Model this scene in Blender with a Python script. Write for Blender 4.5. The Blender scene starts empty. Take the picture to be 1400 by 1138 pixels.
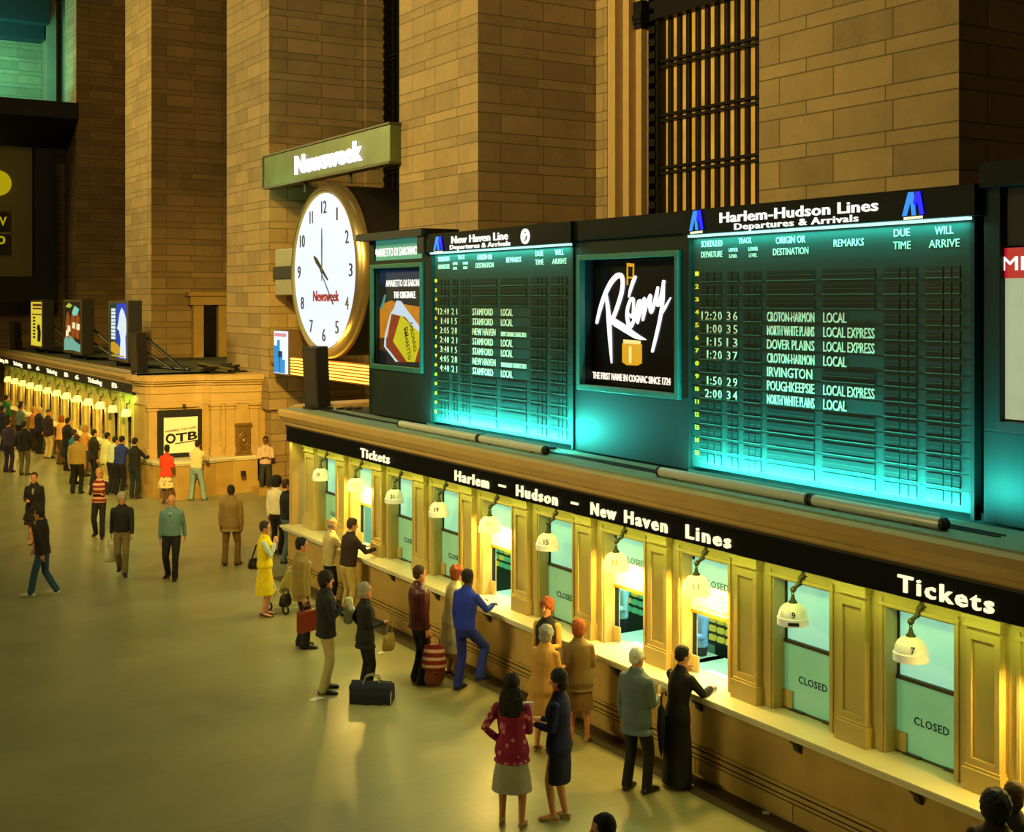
import bpy, bmesh, math, random
from mathutils import Vector, Matrix, noise as mnoise
R = math.radians
C = bpy.context.scene.collection
S = bpy.context.scene
rnd = random.Random(7)

# ------------------------------------------------------------------ camera, world, light, exposure
FPX, CAMH, YH = 1723.0, 5.8, 410.0
YAW = math.atan(1070 / FPX)
cam = bpy.data.cameras.new('camera'); camo = bpy.data.objects.new('camera', cam); C.objects.link(camo)
cam.sensor_width = 36; cam.sensor_fit = 'HORIZONTAL'; cam.lens = FPX / 1400 * 36
cam.shift_y = -(569 - YH) / 1400; cam.clip_end = 300
camo.location = (0, 0, CAMH); camo.rotation_euler = (R(90), 0, -YAW)
S.camera = camo
S.view_settings.view_transform = 'Standard'; S.view_settings.look = 'None'
S.view_settings.gamma = 1; S.view_settings.exposure = 0; S.view_settings.use_curve_mapping = False
W = bpy.data.worlds.new('hall_air'); S.world = W; W.use_nodes = True
W.node_tree.nodes['Background'].inputs[0].default_value = (1.0, 0.88, 0.40, 1)
W.node_tree.nodes['Background'].inputs[1].default_value = 0.035

def area(name, loc, tgt, sx, sy, power, col, spread=180, along=(0, 1, 0)):     # sx is the length along the given axis
    l = bpy.data.lights.new(name, 'AREA'); l.shape = 'RECTANGLE'; l.size = sx; l.size_y = sy
    l.energy = power; l.color = col; l.spread = R(spread)
    o = bpy.data.objects.new(name, l); C.objects.link(o); o.location = loc
    z = (Vector(loc) - Vector(tgt)).normalized(); x = Vector(along); x = (x - z * x.dot(z)).normalized(); y = z.cross(x)
    o.rotation_euler = Matrix((x, y, z)).transposed().to_euler()
    return o
WARM = (1.0, 0.72, 0.25)
area('hall_floodlight', (-13, 19, 17), (14, 24, 13.5), 10, 4, 1800, (1.0, 0.79, 0.29), 76)
area('hall_floodlight', (-13, 61, 18), (14, 46, 13), 8, 4, 2700, (1.0, 0.80, 0.27), 80)
area('near_side_fill', (0, 6, 17), (12.2, 39, 2.0), 3, 2, 560, (1.0, 0.66, 0.12), 30)  # unseen fill added to warm the betting end of the far booth
area('near_side_fill', (-4, -4, 20), (8, 50, 14), 8, 3, 330, (1.0, 0.70, 0.36), 70, (1, 0, 0))  # unseen fill added to lift the pier sides facing the camera
area('overhead_fill', (10.6, 20, 19), (8.8, 20, 0), 40, 2.0, 140, (0.75, 1.0, 0.50), 44)  # unseen overhead fill, added and shaped for the floor's brightness
area('low_front_fill', (-13, 20, 8), (10, 14, 1.5), 5, 2, 210, (1.0, 0.84, 0.30), 70)  # unseen low fill added to brighten the near booth's base and front
area('far_end_floodlight', (9.5, 62.2, 15.4), (11, 66, 21), 8, .5, 800, (0.14, 1.0, 0.82), 160, (1, 0, 0))

def at(x, y, X):                    # the point of the plane X = const seen at photo pixel x, y
    l = (x - 700) / FPX; u = (YH - y) / FPX
    t = X / (math.sin(YAW) + l * math.cos(YAW))
    return Vector((X, (math.cos(YAW) - l * math.sin(YAW)) * t, CAMH + u * t))
def floor_at(x, y, z=0.0):
    l = (x - 700) / FPX; u = (YH - y) / FPX; t = (z - CAMH) / u
    return Vector(((math.sin(YAW) + l * math.cos(YAW)) * t, (math.cos(YAW) - l * math.sin(YAW)) * t, z))

# ------------------------------------------------------------------ materials
def lin(h):
    if not isinstance(h, str): return tuple(h)
    h = h.lstrip('#'); v = [int(h[i:i+2], 16) / 255 for i in (0, 2, 4)]
    return tuple(c / 12.92 if c <= .04045 else ((c + .055) / 1.055) ** 2.4 for c in v)
MATS = {}
def mat(name, col='#808080', rough=.6, metal=0.0, var=.18, scale=6.0, emit=0.0, ecol=None, bump=0.0, coords='Object', spec=.5):
    if name in MATS: return MATS[name]
    m = bpy.data.materials.new(name); m.use_nodes = True; nt = m.node_tree; b = nt.nodes['Principled BSDF']
    col = lin(col)
    b.inputs['Roughness'].default_value = rough; b.inputs['Metallic'].default_value = metal
    b.inputs['Specular IOR Level'].default_value = spec
    tc = nt.nodes.new('ShaderNodeTexCoord'); nz = nt.nodes.new('ShaderNodeTexNoise')
    nz.inputs['Scale'].default_value = scale; nz.inputs['Detail'].default_value = 4
    nt.links.new(tc.outputs[coords], nz.inputs['Vector'])
    mx = nt.nodes.new('ShaderNodeMix'); mx.data_type = 'RGBA'
    mx.inputs[6].default_value = tuple(c * (1 - var) for c in col) + (1,)
    mx.inputs[7].default_value = tuple(min(1, c * (1 + var)) for c in col) + (1,)
    nt.links.new(nz.outputs['Fac'], mx.inputs[0]); nt.links.new(mx.outputs[2], b.inputs['Base Color'])
    if emit:
        b.inputs['Emission Color'].default_value = lin(ecol or col) + (1,); b.inputs['Emission Strength'].default_value = emit
    if bump:
        bp = nt.nodes.new('ShaderNodeBump'); bp.inputs['Strength'].default_value = bump; bp.inputs['Distance'].default_value = .02
        nt.links.new(nz.outputs['Fac'], bp.inputs['Height']); nt.links.new(bp.outputs[0], b.inputs['Normal'])
    MATS[name] = m
    return m
def glow(name, col, s=1.0, var=.0, scale=3.0):       # printed film over a lit box, tubes, lit lettering
    if name in MATS: return MATS[name]
    m = mat(name, '#101010', .4, 0, 0)
    nt = m.node_tree; b = nt.nodes['Principled BSDF']; c = lin(col)
    b.inputs['Emission Strength'].default_value = s; b.inputs['Emission Color'].default_value = c + (1,)
    if var:
        nz = [n for n in nt.nodes if n.type == 'TEX_NOISE'][0]; nz.inputs['Scale'].default_value = scale
        mx = nt.nodes.new('ShaderNodeMix'); mx.data_type = 'RGBA'
        mx.inputs[6].default_value = tuple(k * (1 - var) for k in c) + (1,); mx.inputs[7].default_value = tuple(k * (1 + var) for k in c) + (1,)
        nt.links.new(nz.outputs['Fac'], mx.inputs[0]); nt.links.new(mx.outputs[2], b.inputs['Emission Color'])
    return m
class NB:                                             # tiny node-maths builder
    def __init__(s, m): s.nt = m.node_tree
    def put(s, sock, v):
        if hasattr(v, 'node'): s.nt.links.new(v, sock)
        else: sock.default_value = v
    def m(s, op, a, b=0.0, c=0.0):
        n = s.nt.nodes.new('ShaderNodeMath'); n.operation = op
        for i, v in enumerate((a, b, c)): s.put(n.inputs[i], v)
        return n.outputs[0]
    def noise(s, vec, scale, detail=4, rough=.5):
        n = s.nt.nodes.new('ShaderNodeTexNoise'); n.inputs['Scale'].default_value = scale; n.inputs['Detail'].default_value = detail; n.inputs['Roughness'].default_value = rough
        if vec is not None: s.nt.links.new(vec, n.inputs['Vector'])
        return n.outputs['Fac']
    def comb(s, x, y, z):
        n = s.nt.nodes.new('ShaderNodeCombineXYZ')
        for i, v in enumerate((x, y, z)): s.put(n.inputs[i], v)
        return n.outputs[0]
    def sep(s, v):
        n = s.nt.nodes.new('ShaderNodeSeparateXYZ'); s.nt.links.new(v, n.inputs[0]); return n.outputs
    def white(s, v):
        n = s.nt.nodes.new('ShaderNodeTexWhiteNoise'); s.nt.links.new(v, n.inputs['Vector']); return n.outputs['Value']
    def mix(s, f, a, b):
        n = s.nt.nodes.new('ShaderNodeMix'); n.data_type = 'RGBA'; s.put(n.inputs[0], f)
        for i, v in ((6, a), (7, b)):
            if hasattr(v, 'node'): s.nt.links.new(v, n.inputs[i])
            else: n.inputs[i].default_value = tuple(v) + (1,)
        return n.outputs[2]
def ashlar(name, c1, c2, joint, z0=9.24, wl=1.12, off=.16):      # limestone in alternating deep and shallow courses
    m = bpy.data.materials.new(name); m.use_nodes = True; nb = NB(m); b = m.node_tree.nodes['Principled BSDF']
    g = m.node_tree.nodes.new('ShaderNodeNewGeometry'); P = nb.sep(g.outputs['Position']); Nn = nb.sep(g.outputs['True Normal'])
    side = nb.m('GREATER_THAN', nb.m('ABSOLUTE', Nn[1]), .5)
    u = nb.m('ADD', nb.m('MULTIPLY', P[0], side), nb.m('MULTIPLY', P[1], nb.m('SUBTRACT', 1.0, side)))
    zz = nb.m('DIVIDE', nb.m('SUBTRACT', P[2], z0), .644); fl = nb.m('FLOOR', zz); fr = nb.m('SUBTRACT', zz, fl)
    big = nb.m('GREATER_THAN', fr, .335)
    wu = nb.m('ADD', nb.m('MULTIPLY', big, wl), nb.m('MULTIPLY', nb.m('SUBTRACT', 1.0, big), wl * 1.37))
    uu = nb.m('ADD', nb.m('DIVIDE', u, wu), nb.m('MULTIPLY', big, off)); cu = nb.m('FLOOR', uu); fu = nb.m('SUBTRACT', uu, cu)
    eu = nb.m('MULTIPLY', nb.m('MINIMUM', fu, nb.m('SUBTRACT', 1.0, fu)), wu)
    e1 = nb.m('MINIMUM', fr, nb.m('SUBTRACT', 1.0, fr)); e2 = nb.m('ABSOLUTE', nb.m('SUBTRACT', fr, .335))
    ez = nb.m('MULTIPLY', nb.m('MINIMUM', e1, e2), .644)
    jm = nb.m('LESS_THAN', nb.m('MINIMUM', eu, ez), .011)
    tone = nb.white(nb.comb(cu, nb.m('ADD', nb.m('MULTIPLY', fl, 2.0), big), side))
    st = nb.noise(g.outputs['Position'], 1.7, 6, .65); fine = nb.noise(g.outputs['Position'], 14, 4)
    k = nb.m('ADD', nb.m('MULTIPLY', tone, .4), nb.m('ADD', nb.m('MULTIPLY', st, .75), nb.m('MULTIPLY', fine, .25)))
    k = nb.m('SUBTRACT', k, .28)
    kk = m.node_tree.nodes.new('ShaderNodeClamp'); m.node_tree.links.new(k, kk.inputs[0])
    col = nb.mix(jm, nb.mix(kk.outputs[0], lin(c1), lin(c2)), lin(joint))
    m.node_tree.links.new(col, b.inputs['Base Color']); b.inputs['Roughness'].default_value = .85
    bp = m.node_tree.nodes.new('ShaderNodeBump'); bp.inputs['Strength'].default_value = .5; bp.inputs['Distance'].default_value = .02
    m.node_tree.links.new(nb.m('ADD', nb.m('SUBTRACT', 1.0, jm), nb.m('MULTIPLY', fine, .25)), bp.inputs['Height']); m.node_tree.links.new(bp.outputs[0], b.inputs['Normal'])
    MATS[name] = m
    return m
STONE = ashlar('limestone_ashlar', '#74603f', '#b1935f', '#5c4d32')
def marble_floor():
    m = bpy.data.materials.new('marble_floor'); m.use_nodes = True; nb = NB(m); b = m.node_tree.nodes['Principled BSDF']
    g = m.node_tree.nodes.new('ShaderNodeNewGeometry'); P = nb.sep(g.outputs['Position'])
    cx = nb.m('DIVIDE', P[0], 1.3); cy = nb.m('DIVIDE', P[1], .9)
    row = nb.m('FLOOR', cy); cxo = nb.m('ADD', cx, nb.m('MULTIPLY', nb.m('MODULO', row, 2.0), .5))
    tone = nb.white(nb.comb(nb.m('FLOOR', cxo), row, 0.0))
    fx = nb.m('FRACT', cxo); fy = nb.m('FRACT', cy)
    e = nb.m('MINIMUM', nb.m('MULTIPLY', nb.m('MINIMUM', fx, nb.m('SUBTRACT', 1.0, fx)), 1.3), nb.m('MULTIPLY', nb.m('MINIMUM', fy, nb.m('SUBTRACT', 1.0, fy)), .9))
    jm = nb.m('MULTIPLY', nb.m('LESS_THAN', e, .006), .14)
    st = nb.noise(g.outputs['Position'], .9, 6, .65); fine = nb.noise(nb.comb(nb.m('MULTIPLY', P[0], 1.2), nb.m('MULTIPLY', P[1], 5.0), 0.0), 2.2, 6, .7)
    k = nb.m('ADD', nb.m('MULTIPLY', tone, .15), nb.m('ADD', nb.m('MULTIPLY', st, .65), nb.m('MULTIPLY', fine, .4)))
    kk = m.node_tree.nodes.new('ShaderNodeClamp'); m.node_tree.links.new(nb.m('SUBTRACT', k, .1), kk.inputs[0])
    col = nb.mix(jm, nb.mix(kk.outputs[0], lin('#75704c'), lin('#a69f72')), lin('#4a4130'))
    m.node_tree.links.new(col, b.inputs['Base Color'])
    m.node_tree.links.new(nb.m('ADD', .2, nb.m('MULTIPLY', st, .36)), b.inputs['Roughness'])
    MATS['marble_floor'] = m
    return m
FLOOR = marble_floor()
CREAM = mat('booth_marble', '#b8a464', .45, 0, .14, 3.0)
CREAM2 = mat('booth_base_marble', '#b08f4c', .5, 0, .28, 2.2)
COUNTER = mat('counter_marble', '#d8cfae', .25, 0, .08, 4.0)
CORN = mat('cornice_stone', '#b8965a', .6, 0, .15, 2.5)
ROOF = mat('roof_felt', '#3f4438', .8, 0, .4, 3.0)
BLACKSIGN = mat('sign_band_black', '#020306', .5, 0, .1, spec=.12)
LETTER = glow('lit_letter', '#fff3c0', 1.2)
BRONZE = mat('aged_bronze', '#4a442a', .5, .4, .35, 20)
DARK = mat('dark_metal', '#141613', .5, .2, .2)
BLACK = mat('matte_black', '#08080a', .6, 0, .1)
BOARD = mat('board_green', '#12302a', .5, 0, .15, 2.0, spec=.3)
CABINET = mat('cabinet_green', '#0f211d', .6, 0, .25, 1.5, spec=.25)
FLAP = mat('flap_dark', '#0c211c', .4, 0, .1, spec=.3)
FLAPLIGHT = mat('flap_edge', '#2f5a4c', .4, 0, .1)
BTEXT = mat('board_text', '#d8dabc', .5, 0, .05, emit=.12, ecol='#f2f6cc')
YTEXT = mat('row_number_yellow', '#e6d21a', .5, 0, .05, emit=.45, ecol='#e8d800')
HEADT = glow('header_letter', '#fdfff0', 1.15)
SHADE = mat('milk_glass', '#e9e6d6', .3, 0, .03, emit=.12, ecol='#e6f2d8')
SHADELIT = mat('milk_glass_lit', '#f4e6b8', .3, 0, .03, emit=1.25, ecol='#ffe27a')
INK = mat('black_ink', '#0a0a0a', .5, 0, 0)
CLOSEDINK = mat('glass_ink', '#0d2b22', .5, 0, 0)
DARKGLASS = mat('dark_glass', '#05070a', .1, 0, .1)
def frosted(name, c1, c2, s):
    m = mat(name, '#8fb8a0', .25, 0, .05); nb = NB(m); b = m.node_tree.nodes['Principled BSDF']
    tc = [n for n in m.node_tree.nodes if n.type == 'TEX_COORD'][0]
    f = nb.noise(tc.outputs['Object'], 1.6, 3)
    b.inputs['Emission Strength'].default_value = s
    m.node_tree.links.new(nb.mix(f, lin(c1), lin(c2)), b.inputs['Emission Color'])
    return m
PANEUP = frosted('frosted_pane', '#7fe0b8', '#b9f2d8', .62)
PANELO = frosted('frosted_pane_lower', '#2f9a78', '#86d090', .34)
def clear_glass():
    m = bpy.data.materials.new('clear_glass'); m.use_nodes = True; nt = m.node_tree
    nt.nodes.remove(nt.nodes['Principled BSDF'])
    t = nt.nodes.new('ShaderNodeBsdfTransparent'); t.inputs[0].default_value = (.93, .97, .95, 1)
    g = nt.nodes.new('ShaderNodeBsdfGlossy'); g.inputs['Roughness'].default_value = .05
    fr = nt.nodes.new('ShaderNodeFresnel'); mx = nt.nodes.new('ShaderNodeMixShader')
    nt.links.new(fr.outputs[0], mx.inputs[0]); nt.links.new(t.outputs[0], mx.inputs[1]); nt.links.new(g.outputs[0], mx.inputs[2])
    nt.links.new(mx.outputs[0], nt.nodes['Material Output'].inputs[0])
    return m
CLEAR = clear_glass()

# ------------------------------------------------------------------ mesh helpers
TXT = {}
def text_geo(s, bold=.0, font_h=True, space=1.0):
    key = (s, bold, space)
    if key in TXT: return TXT[key]
    c = bpy.data.curves.new('t', 'FONT'); c.body = s; c.resolution_u = 2; c.offset = bold; c.extrude = .5; c.space_character = space
    o = bpy.data.objects.new('t', c); me = o.to_mesh()
    vs = [tuple(v.co) for v in me.vertices]; fs = [tuple(p.vertices) for p in me.polygons]
    o.to_mesh_clear(); bpy.data.objects.remove(o); bpy.data.curves.remove(c)
    x0 = min(v[0] for v in vs); x1 = max(v[0] for v in vs)
    TXT[key] = ([((v[0] - x0) / (x1 - x0), v[1] / .729, v[2] + .5) for v in vs], fs)     # cap height = 1
    return TXT[key]
class MB:
    def __init__(s): s.v = []; s.f = []; s.m = []
    def add(s, vs, fs, slot=0):
        n = len(s.v); s.v += [tuple(v) for v in vs]
        for f in fs: s.f.append(tuple(i + n for i in f)); s.m.append(slot)
        return s
    def box(s, x0, x1, y0, y1, z0, z1, slot=0):
        x0, x1 = sorted((x0, x1)); y0, y1 = sorted((y0, y1)); z0, z1 = sorted((z0, z1))
        vs = [(x, y, z) for x in (x0, x1) for y in (y0, y1) for z in (z0, z1)]
        return s.add(vs, [(0,1,3,2), (4,6,7,5), (0,4,5,1), (2,3,7,6), (0,2,6,4), (1,5,7,3)], slot)
    def prism(s, prof, axis, a0, a1, slot=0):       # closed profile swept along an axis; prof is (h, v) pairs
        n = len(prof)
        def p(h, v, a): return {'y': (h, a, v), 'x': (a, h, v), 'z': (h, v, a)}[axis]
        vs = [p(h, v, a0) for h, v in prof] + [p(h, v, a1) for h, v in prof]
        fs = [(i, (i + 1) % n, n + (i + 1) % n, n + i) for i in range(n)] + [tuple(range(n))[::-1], tuple(range(n, 2 * n))]
        return s.add(vs, fs, slot)
    def tube(s, pts, r, n=8, slot=0, closed=False):
        pts = [Vector(p) for p in pts]; N = len(pts); rs = r if isinstance(r, (list, tuple)) else [r] * N
        rings = []; up = None
        for i, p in enumerate(pts):
            a = pts[(i - 1) % N] if closed or i > 0 else pts[0]; b = pts[(i + 1) % N] if closed or i < N - 1 else pts[-1]
            t = (b - a).normalized()
            if up is None: up = t.orthogonal().normalized()
            up = (up - t * up.dot(t)); up = up.normalized() if up.length > 1e-5 else t.orthogonal().normalized()
            w = t.cross(up)
            rings.append([p + (up * math.cos(2 * math.pi * k / n) + w * math.sin(2 * math.pi * k / n)) * rs[i] for k in range(n)])
        vs = [v for ring in rings for v in ring]; fs = []
        for i in range(N if closed else N - 1):
            j = (i + 1) % N
            for k in range(n): fs.append((i*n + k, i*n + (k+1) % n, j*n + (k+1) % n, j*n + k))
        if not closed: fs += [tuple(range(n))[::-1], tuple(range((N-1)*n, N*n))]
        return s.add(vs, fs, slot)
    def lathe(s, prof, c, n=20, axis='z', slot=0, ring=False):
        vs = []; fs = []; m = len(prof)
        for r, h in prof:
            for k in range(n):
                a = 2 * math.pi * k / n; x, y = r * math.cos(a), r * math.sin(a)
                vs.append({'z': (c[0]+x, c[1]+y, c[2]+h), 'x': (c[0]+h, c[1]+x, c[2]+y), 'y': (c[0]+x, c[1]+h, c[2]+y)}[axis])
        for i in range(m - 1):
            for k in range(n): fs.append((i*n + k, i*n + (k+1) % n, (i+1)*n + (k+1) % n, (i+1)*n + k))
        if ring: fs += [((m-1)*n + k, (m-1)*n + (k+1) % n, (k+1) % n, k) for k in range(n)]
        else: fs += [tuple(range(n))[::-1], tuple(range((m-1)*n, m*n))]
        return s.add(vs, fs, slot)
    def text(s, st, Y0, Y1, z0, cap, X, th=.01, slot=0, bold=.0, slope=0.0, space=1.0):   # on a plane facing -X, read from Y0 down to Y1
        g, fs = text_geo(st, bold, True, space)
        return s.add([(X - v[2] * th, Y0 + (Y1 - Y0) * v[0], z0 + v[1] * cap + slope * v[0]) for v in g], [f[::-1] for f in fs], slot)
    def text_y(s, st, x0, x1, z0, cap, Y, th=.01, slot=0, bold=.0, slope=0.0):               # on a plane facing -Y, read from x0 to x1
        g, fs = text_geo(st, bold)
        return s.add([(x0 + (x1 - x0) * v[0], Y - v[2] * th, z0 + v[1] * cap + slope * v[0]) for v in g], fs, slot)
    def poly(s, pix, X, th=.006, slot=0):            # outline traced on the plane X = const, with a thickness towards the hall
        a = [at(x, y, X) for x, y in pix]; n = len(a)
        vs = a + [p - Vector((th, 0, 0)) for p in a]
        bm_f = [tuple(range(n)), tuple(range(n, 2*n))[::-1]] + [(i, n + i, n + (i+1) % n, (i+1) % n) for i in range(n)]
        return s.add(vs, bm_f, slot)
    def stroke(s, pix, ws, X, th=.01, slot=0):       # brush stroke of varying width on the plane X = const
        q = []                                       # smooth the traced stroke
        for i in range(len(pix) - 1):
            P = [pix[max(i-1, 0)], pix[i], pix[i+1], pix[min(i+2, len(pix)-1)]]
            for j in range(5):
                t = j / 5; q.append(tuple(.5 * (2*P[1][k] + (P[2][k]-P[0][k])*t + (2*P[0][k]-5*P[1][k]+4*P[2][k]-P[3][k])*t*t + (3*P[1][k]-P[0][k]-3*P[2][k]+P[3][k])*t**3) for k in (0, 1)) + (ws[i] + (ws[i+1]-ws[i])*t,))
        q = [(q[0][0] - (q[1][0]-q[0][0]) * .8, q[0][1] - (q[1][1]-q[0][1]) * .8, q[0][2] * .55)] + q
        q.append(tuple(pix[-1]) + (ws[-1],)); q.append((q[-1][0] + (q[-1][0]-q[-2][0]) * .6, q[-1][1] + (q[-1][1]-q[-2][1]) * .6, q[-1][2] * .55))
        pix = [v[:2] for v in q]; ws = [v[2] for v in q]
        a = [at(x, y, X) for x, y in pix]; n = len(a); L = []; Rr = []
        for i, p in enumerate(a):
            d = a[min(i+1, n-1)] - a[max(i-1, 0)]; d.x = 0; nrm = Vector((0, -d.z, d.y)).normalized() * ws[i] * .5
            L.append(p + nrm); Rr.append(p - nrm)
        o = Vector((th, 0, 0)); vs = L + Rr + [p - o for p in L] + [p - o for p in Rr]; fs = []
        for i in range(n - 1):
            fs += [(i, i+1, n+i+1, n+i), (2*n+i, 3*n+i, 3*n+i+1, 2*n+i+1), (i, 2*n+i, 2*n+i+1, i+1), (n+i, n+i+1, 3*n+i+1, 3*n+i)]
        fs += [(0, n, 3*n, 2*n), (n-1, 3*n-1, 4*n-1, 2*n-1)]
        return s.add(vs, fs, slot)
    def build(s, name, mats, parent=None, smooth=False, bevel=0.0, loc=None):
        me = bpy.data.meshes.new(name); me.from_pydata(s.v, [], s.f)
        for m in (mats if isinstance(mats, (list, tuple)) else [mats]): me.materials.append(m)
        me.polygons.foreach_set('material_index', s.m)
        if smooth: me.polygons.foreach_set('use_smooth', [True] * len(s.f))
        bm = bmesh.new(); bm.from_mesh(me); bmesh.ops.recalc_face_normals(bm, faces=bm.faces)
        if bevel: bmesh.ops.bevel(bm, geom=[e for e in bm.edges if len(e.link_faces) == 2 and e.calc_face_angle(0) > .6], offset=bevel, segments=2, affect='EDGES', profile=.6)
        bm.to_mesh(me); bm.free()
        o = bpy.data.objects.new(name, me); C.objects.link(o)
        if loc is not None: o.location = loc
        if parent: o.parent = parent
        if smooth: me.set_sharp_from_angle(angle=R(40))
        return o
def rel(o):                                          # shift a part built in world coordinates under a parent placed at its base
    if o.parent: o.location = o.location - o.parent.location
    return o
def thing(name, label, cat, loc=(0, 0, 0), group=None, rz=0.0):
    o = bpy.data.objects.new(name, None); C.objects.link(o); o.location = loc; o.rotation_euler = (0, 0, rz); o.empty_display_size = .2
    o['label'] = label; o['category'] = cat
    if group: o['group'] = group
    return o
def tag(o, label, cat, group=None):
    o['label'] = label; o['category'] = cat
    if group: o['group'] = group
    return o
def part(mb, name, mats, root, **k):
    return rel(mb.build(name, mats, root, **k))
def subpart(mb, name, mats, p, **k):
    o = mb.build(name, mats, p, **k); o.location = o.location - p.location - (p.parent.location if p.parent else Vector()); return o
def struct(mb, name, mats, parent=None, **k):
    o = mb.build(name, mats, parent, **k)
    if not parent: o['kind'] = 'structure'
    return o
def copy_tree(src, loc, label=None):
    r = src.copy(); C.objects.link(r); r.location = loc
    if label: r['label'] = label
    for ch in src.children:
        c = ch.copy(); C.objects.link(c); c.parent = r
        for g in ch.children:
            d = g.copy(); C.objects.link(d); d.parent = c
    return r

# ------------------------------------------------------------------ the hall: floor, wall, piers, tall windows
struct(MB().box(-16, 18, -2, 68, -.3, 0), 'floor', FLOOR)
PX, WX = 13.8, 16.95
PIERS = [(11.03, 14.83), (23.62, 27.4), (36.07, 39.88), (48.53, 52.3), (60.9, 63.2)]
for i, (y0, y1) in enumerate(PIERS):
    b = MB().box(PX, WX + .3, y0, y1, 2.48, 24)
    b.box(PX + .12, WX + .3, y0 + .14, y1 - .14, 0, 2.48)
    struct(b, 'wall_pier_%d' % (i + 1), STONE)
WINS = [(18.16, 22.2, 1), (28.4, 35.95, 2)]
b = MB()
# wall behind the piers, with an opening for each tall window
ys = [4.0] + [v for w in WINS for v in (w[0] - .75, w[1] + (1.0 if w[2] == 1 else 0))] + [66.0]
for k in range(0, len(ys), 2): b.box(WX, WX + 1.4, ys[k], ys[k+1], 0, 24)
for w in WINS: b.box(WX, WX + 1.4, w[0] - .75, w[1] + (1.0 if w[2] == 1 else 0), 0, 4.2)
struct(b, 'wall_right', STONE)
JAMB = mat('window_reveal_stone', '#b2915c', .8, 0, .15, 4)
IRON = mat('window_iron', '#17120c', .55, .5, .2, 10)
GOLD = glow('lit_window_glass', '#e0a030', .8, .8, 1.2)
DIMG = mat('dim_window_glass', '#0b0d12', .15, 0, .3)
for (w0, w1, i) in WINS:
    lit = i == 1
    z0, z1 = 4.2, 24
    wr = struct(MB().box(WX + .86, WX + .92, w0, w1, z0, z1), 'window_%d' % i, GOLD if lit else DIMG)
    rv = MB()
    if not lit: MB().box(WX + .3, WX + .7, 33.5, 33.9, z0, z1).build('window_post', JAMB, wr)
    for s, ya in ((1, w1), (-1, w0)) if lit else ((-1, w0),):
        for k, (dx, dy) in enumerate(((.0, 1.0), (.22, .72), (.42, .5), (.6, .3))):
            e0, e1 = (dy, (1.0, .72, .5, .3)[k + 1] if k < 3 else .02)
            rv.box(WX + dx + .02, WX + 1.3, ya + s * e0, ya + s * e1, z0, z1)
    rv.build('window_reveal', JAMB, wr)
    cp = MB()
    for s, ya in ((1, w1), (-1, w0)) if lit else ((-1, w0),):                 # little capitals on the reveal's half column
        for k in range(3): cp.box(WX + .38 - .03 * k, WX + .7, ya + s * (.24 - .03 * k), ya + s * (.54 + .03 * k), 11.9 + .1 * k, 12.0 + .1 * k)
        cp.box(WX + .36, WX + .8, ya + s * .2, ya + s * .6, 12.2, 12.5)
    cp.build('window_capital', IRON, wr)
    fr = MB()
    for ya, yb in ((w0 - .28, w0 + .06), (w1 - .06, w1 + (.28 if lit else 0))):
        fr.box(WX + .62, WX + 1.0, ya, yb, z0, z1)
        for k in range(70): fr.box(WX + .58, WX + .62, ya + .05, yb - .05, z0 + k * .28, z0 + k * .28 + .16)   # cast ornament
    if lit: fr.box(WX + .55, WX + 1.0, w0, w1, 12.05, 12.5)
    fr.build('window_frame', IRON, wr)
    n = 13 if lit else 22
    for k in range(n + 1):
        y = w0 + (w1 - w0) * k / n
        MB().box(WX + .74, WX + .84, y - .05, y + .05, z0, z1).build('mullion', IRON, wr, bevel=.015)
    for z in (7.45, 8.68, 9.85, 11.05, 13.4):
        MB().box(WX + .68, WX + .88, w0, w1, z - .09, z - .03).box(WX + .68, WX + .88, w0, w1, z + .03, z + .09).build('transom', IRON, wr)
# far end of the hall
DUSK = mat('end_wall_stone', '#8a7552', .85, 0, .2, 1.5)
struct(MB().box(-16, 13.4, 66, 66.6, 0, 26).box(13.4, WX, 66, 66.6, 0, 26), 'wall_far', STONE)
struct(MB().box(-16, 13.2, 65.0, 66.4, 18.6, 19.3).box(-16, 13.3, 64.2, 66.4, 19.3, 24), 'trim_1', mat('dark_cornice', '#15201a', .8))
struct(MB().box(13.3, 13.75, 64.9, 66, 15, 24).box(14.1, 15.0, 64.6, 66, 15, 24), 'trim_2', DUSK)

t = thing('display_screen', 'giant black-framed display at the far end with a brown panel', 'screen', (0, 63, 5.6))
b = MB().box(-9, 13.25, 62.6, 64.4, 5.7, 6.9).box(12.3, 13.25, 62.6, 64.4, 6.9, 13.4).box(-9, 13.25, 62.6, 64.4, 13.4, 15)
b.box(-9, 12.3, 63.4, 64.4, 6.9, 13.4)
part(b, 'cabinet', BLACK, t)
part(MB().prism([(60.4, 14.2), (60.4, 14.95), (62.6, 14.95), (62.6, 13.0)], 'x', -9, 13.8), 'hood', BLACK, t)
part(MB().box(-9, 12.3, 63.3, 63.4, 6.9, 13.4), 'panel', mat('brown_panel', '#5a4f26', .6, 0, .1, emit=.035, ecol='#a08a30'), t)
part(MB().box(-1, 11.35, 63.05, 63.3, 7.9, 9.95), 'small_screen', DARKGLASS, t)
b = MB().box(-1, 11.4, 63.0, 63.06, 8.9, 8.98).box(11.33, 11.4, 63.0, 63.06, 7.9, 9.95)
part(b, 'screen_divider', mat('brass_trim', '#8a7a3c', .4, .6), t)
b = MB(); YG = glow('yellow_display', '#d8c400', .55)
b.text_y('NEW', 9.9, 11.1, 9.3, .42, 63.02, .02, 0, .02); b.text_y('60', 10.3, 11.05, 8.42, .4, 63.02, .02, 0, .02)
part(b, 'display_lettering', YG, t)
part(MB().lathe([(.05, 0), (.6, .02), (.6, .1), (.05, .12)], (10.75, 63.15, 11.3), 24, 'y'), 'display_lamp', YG, t)

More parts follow.
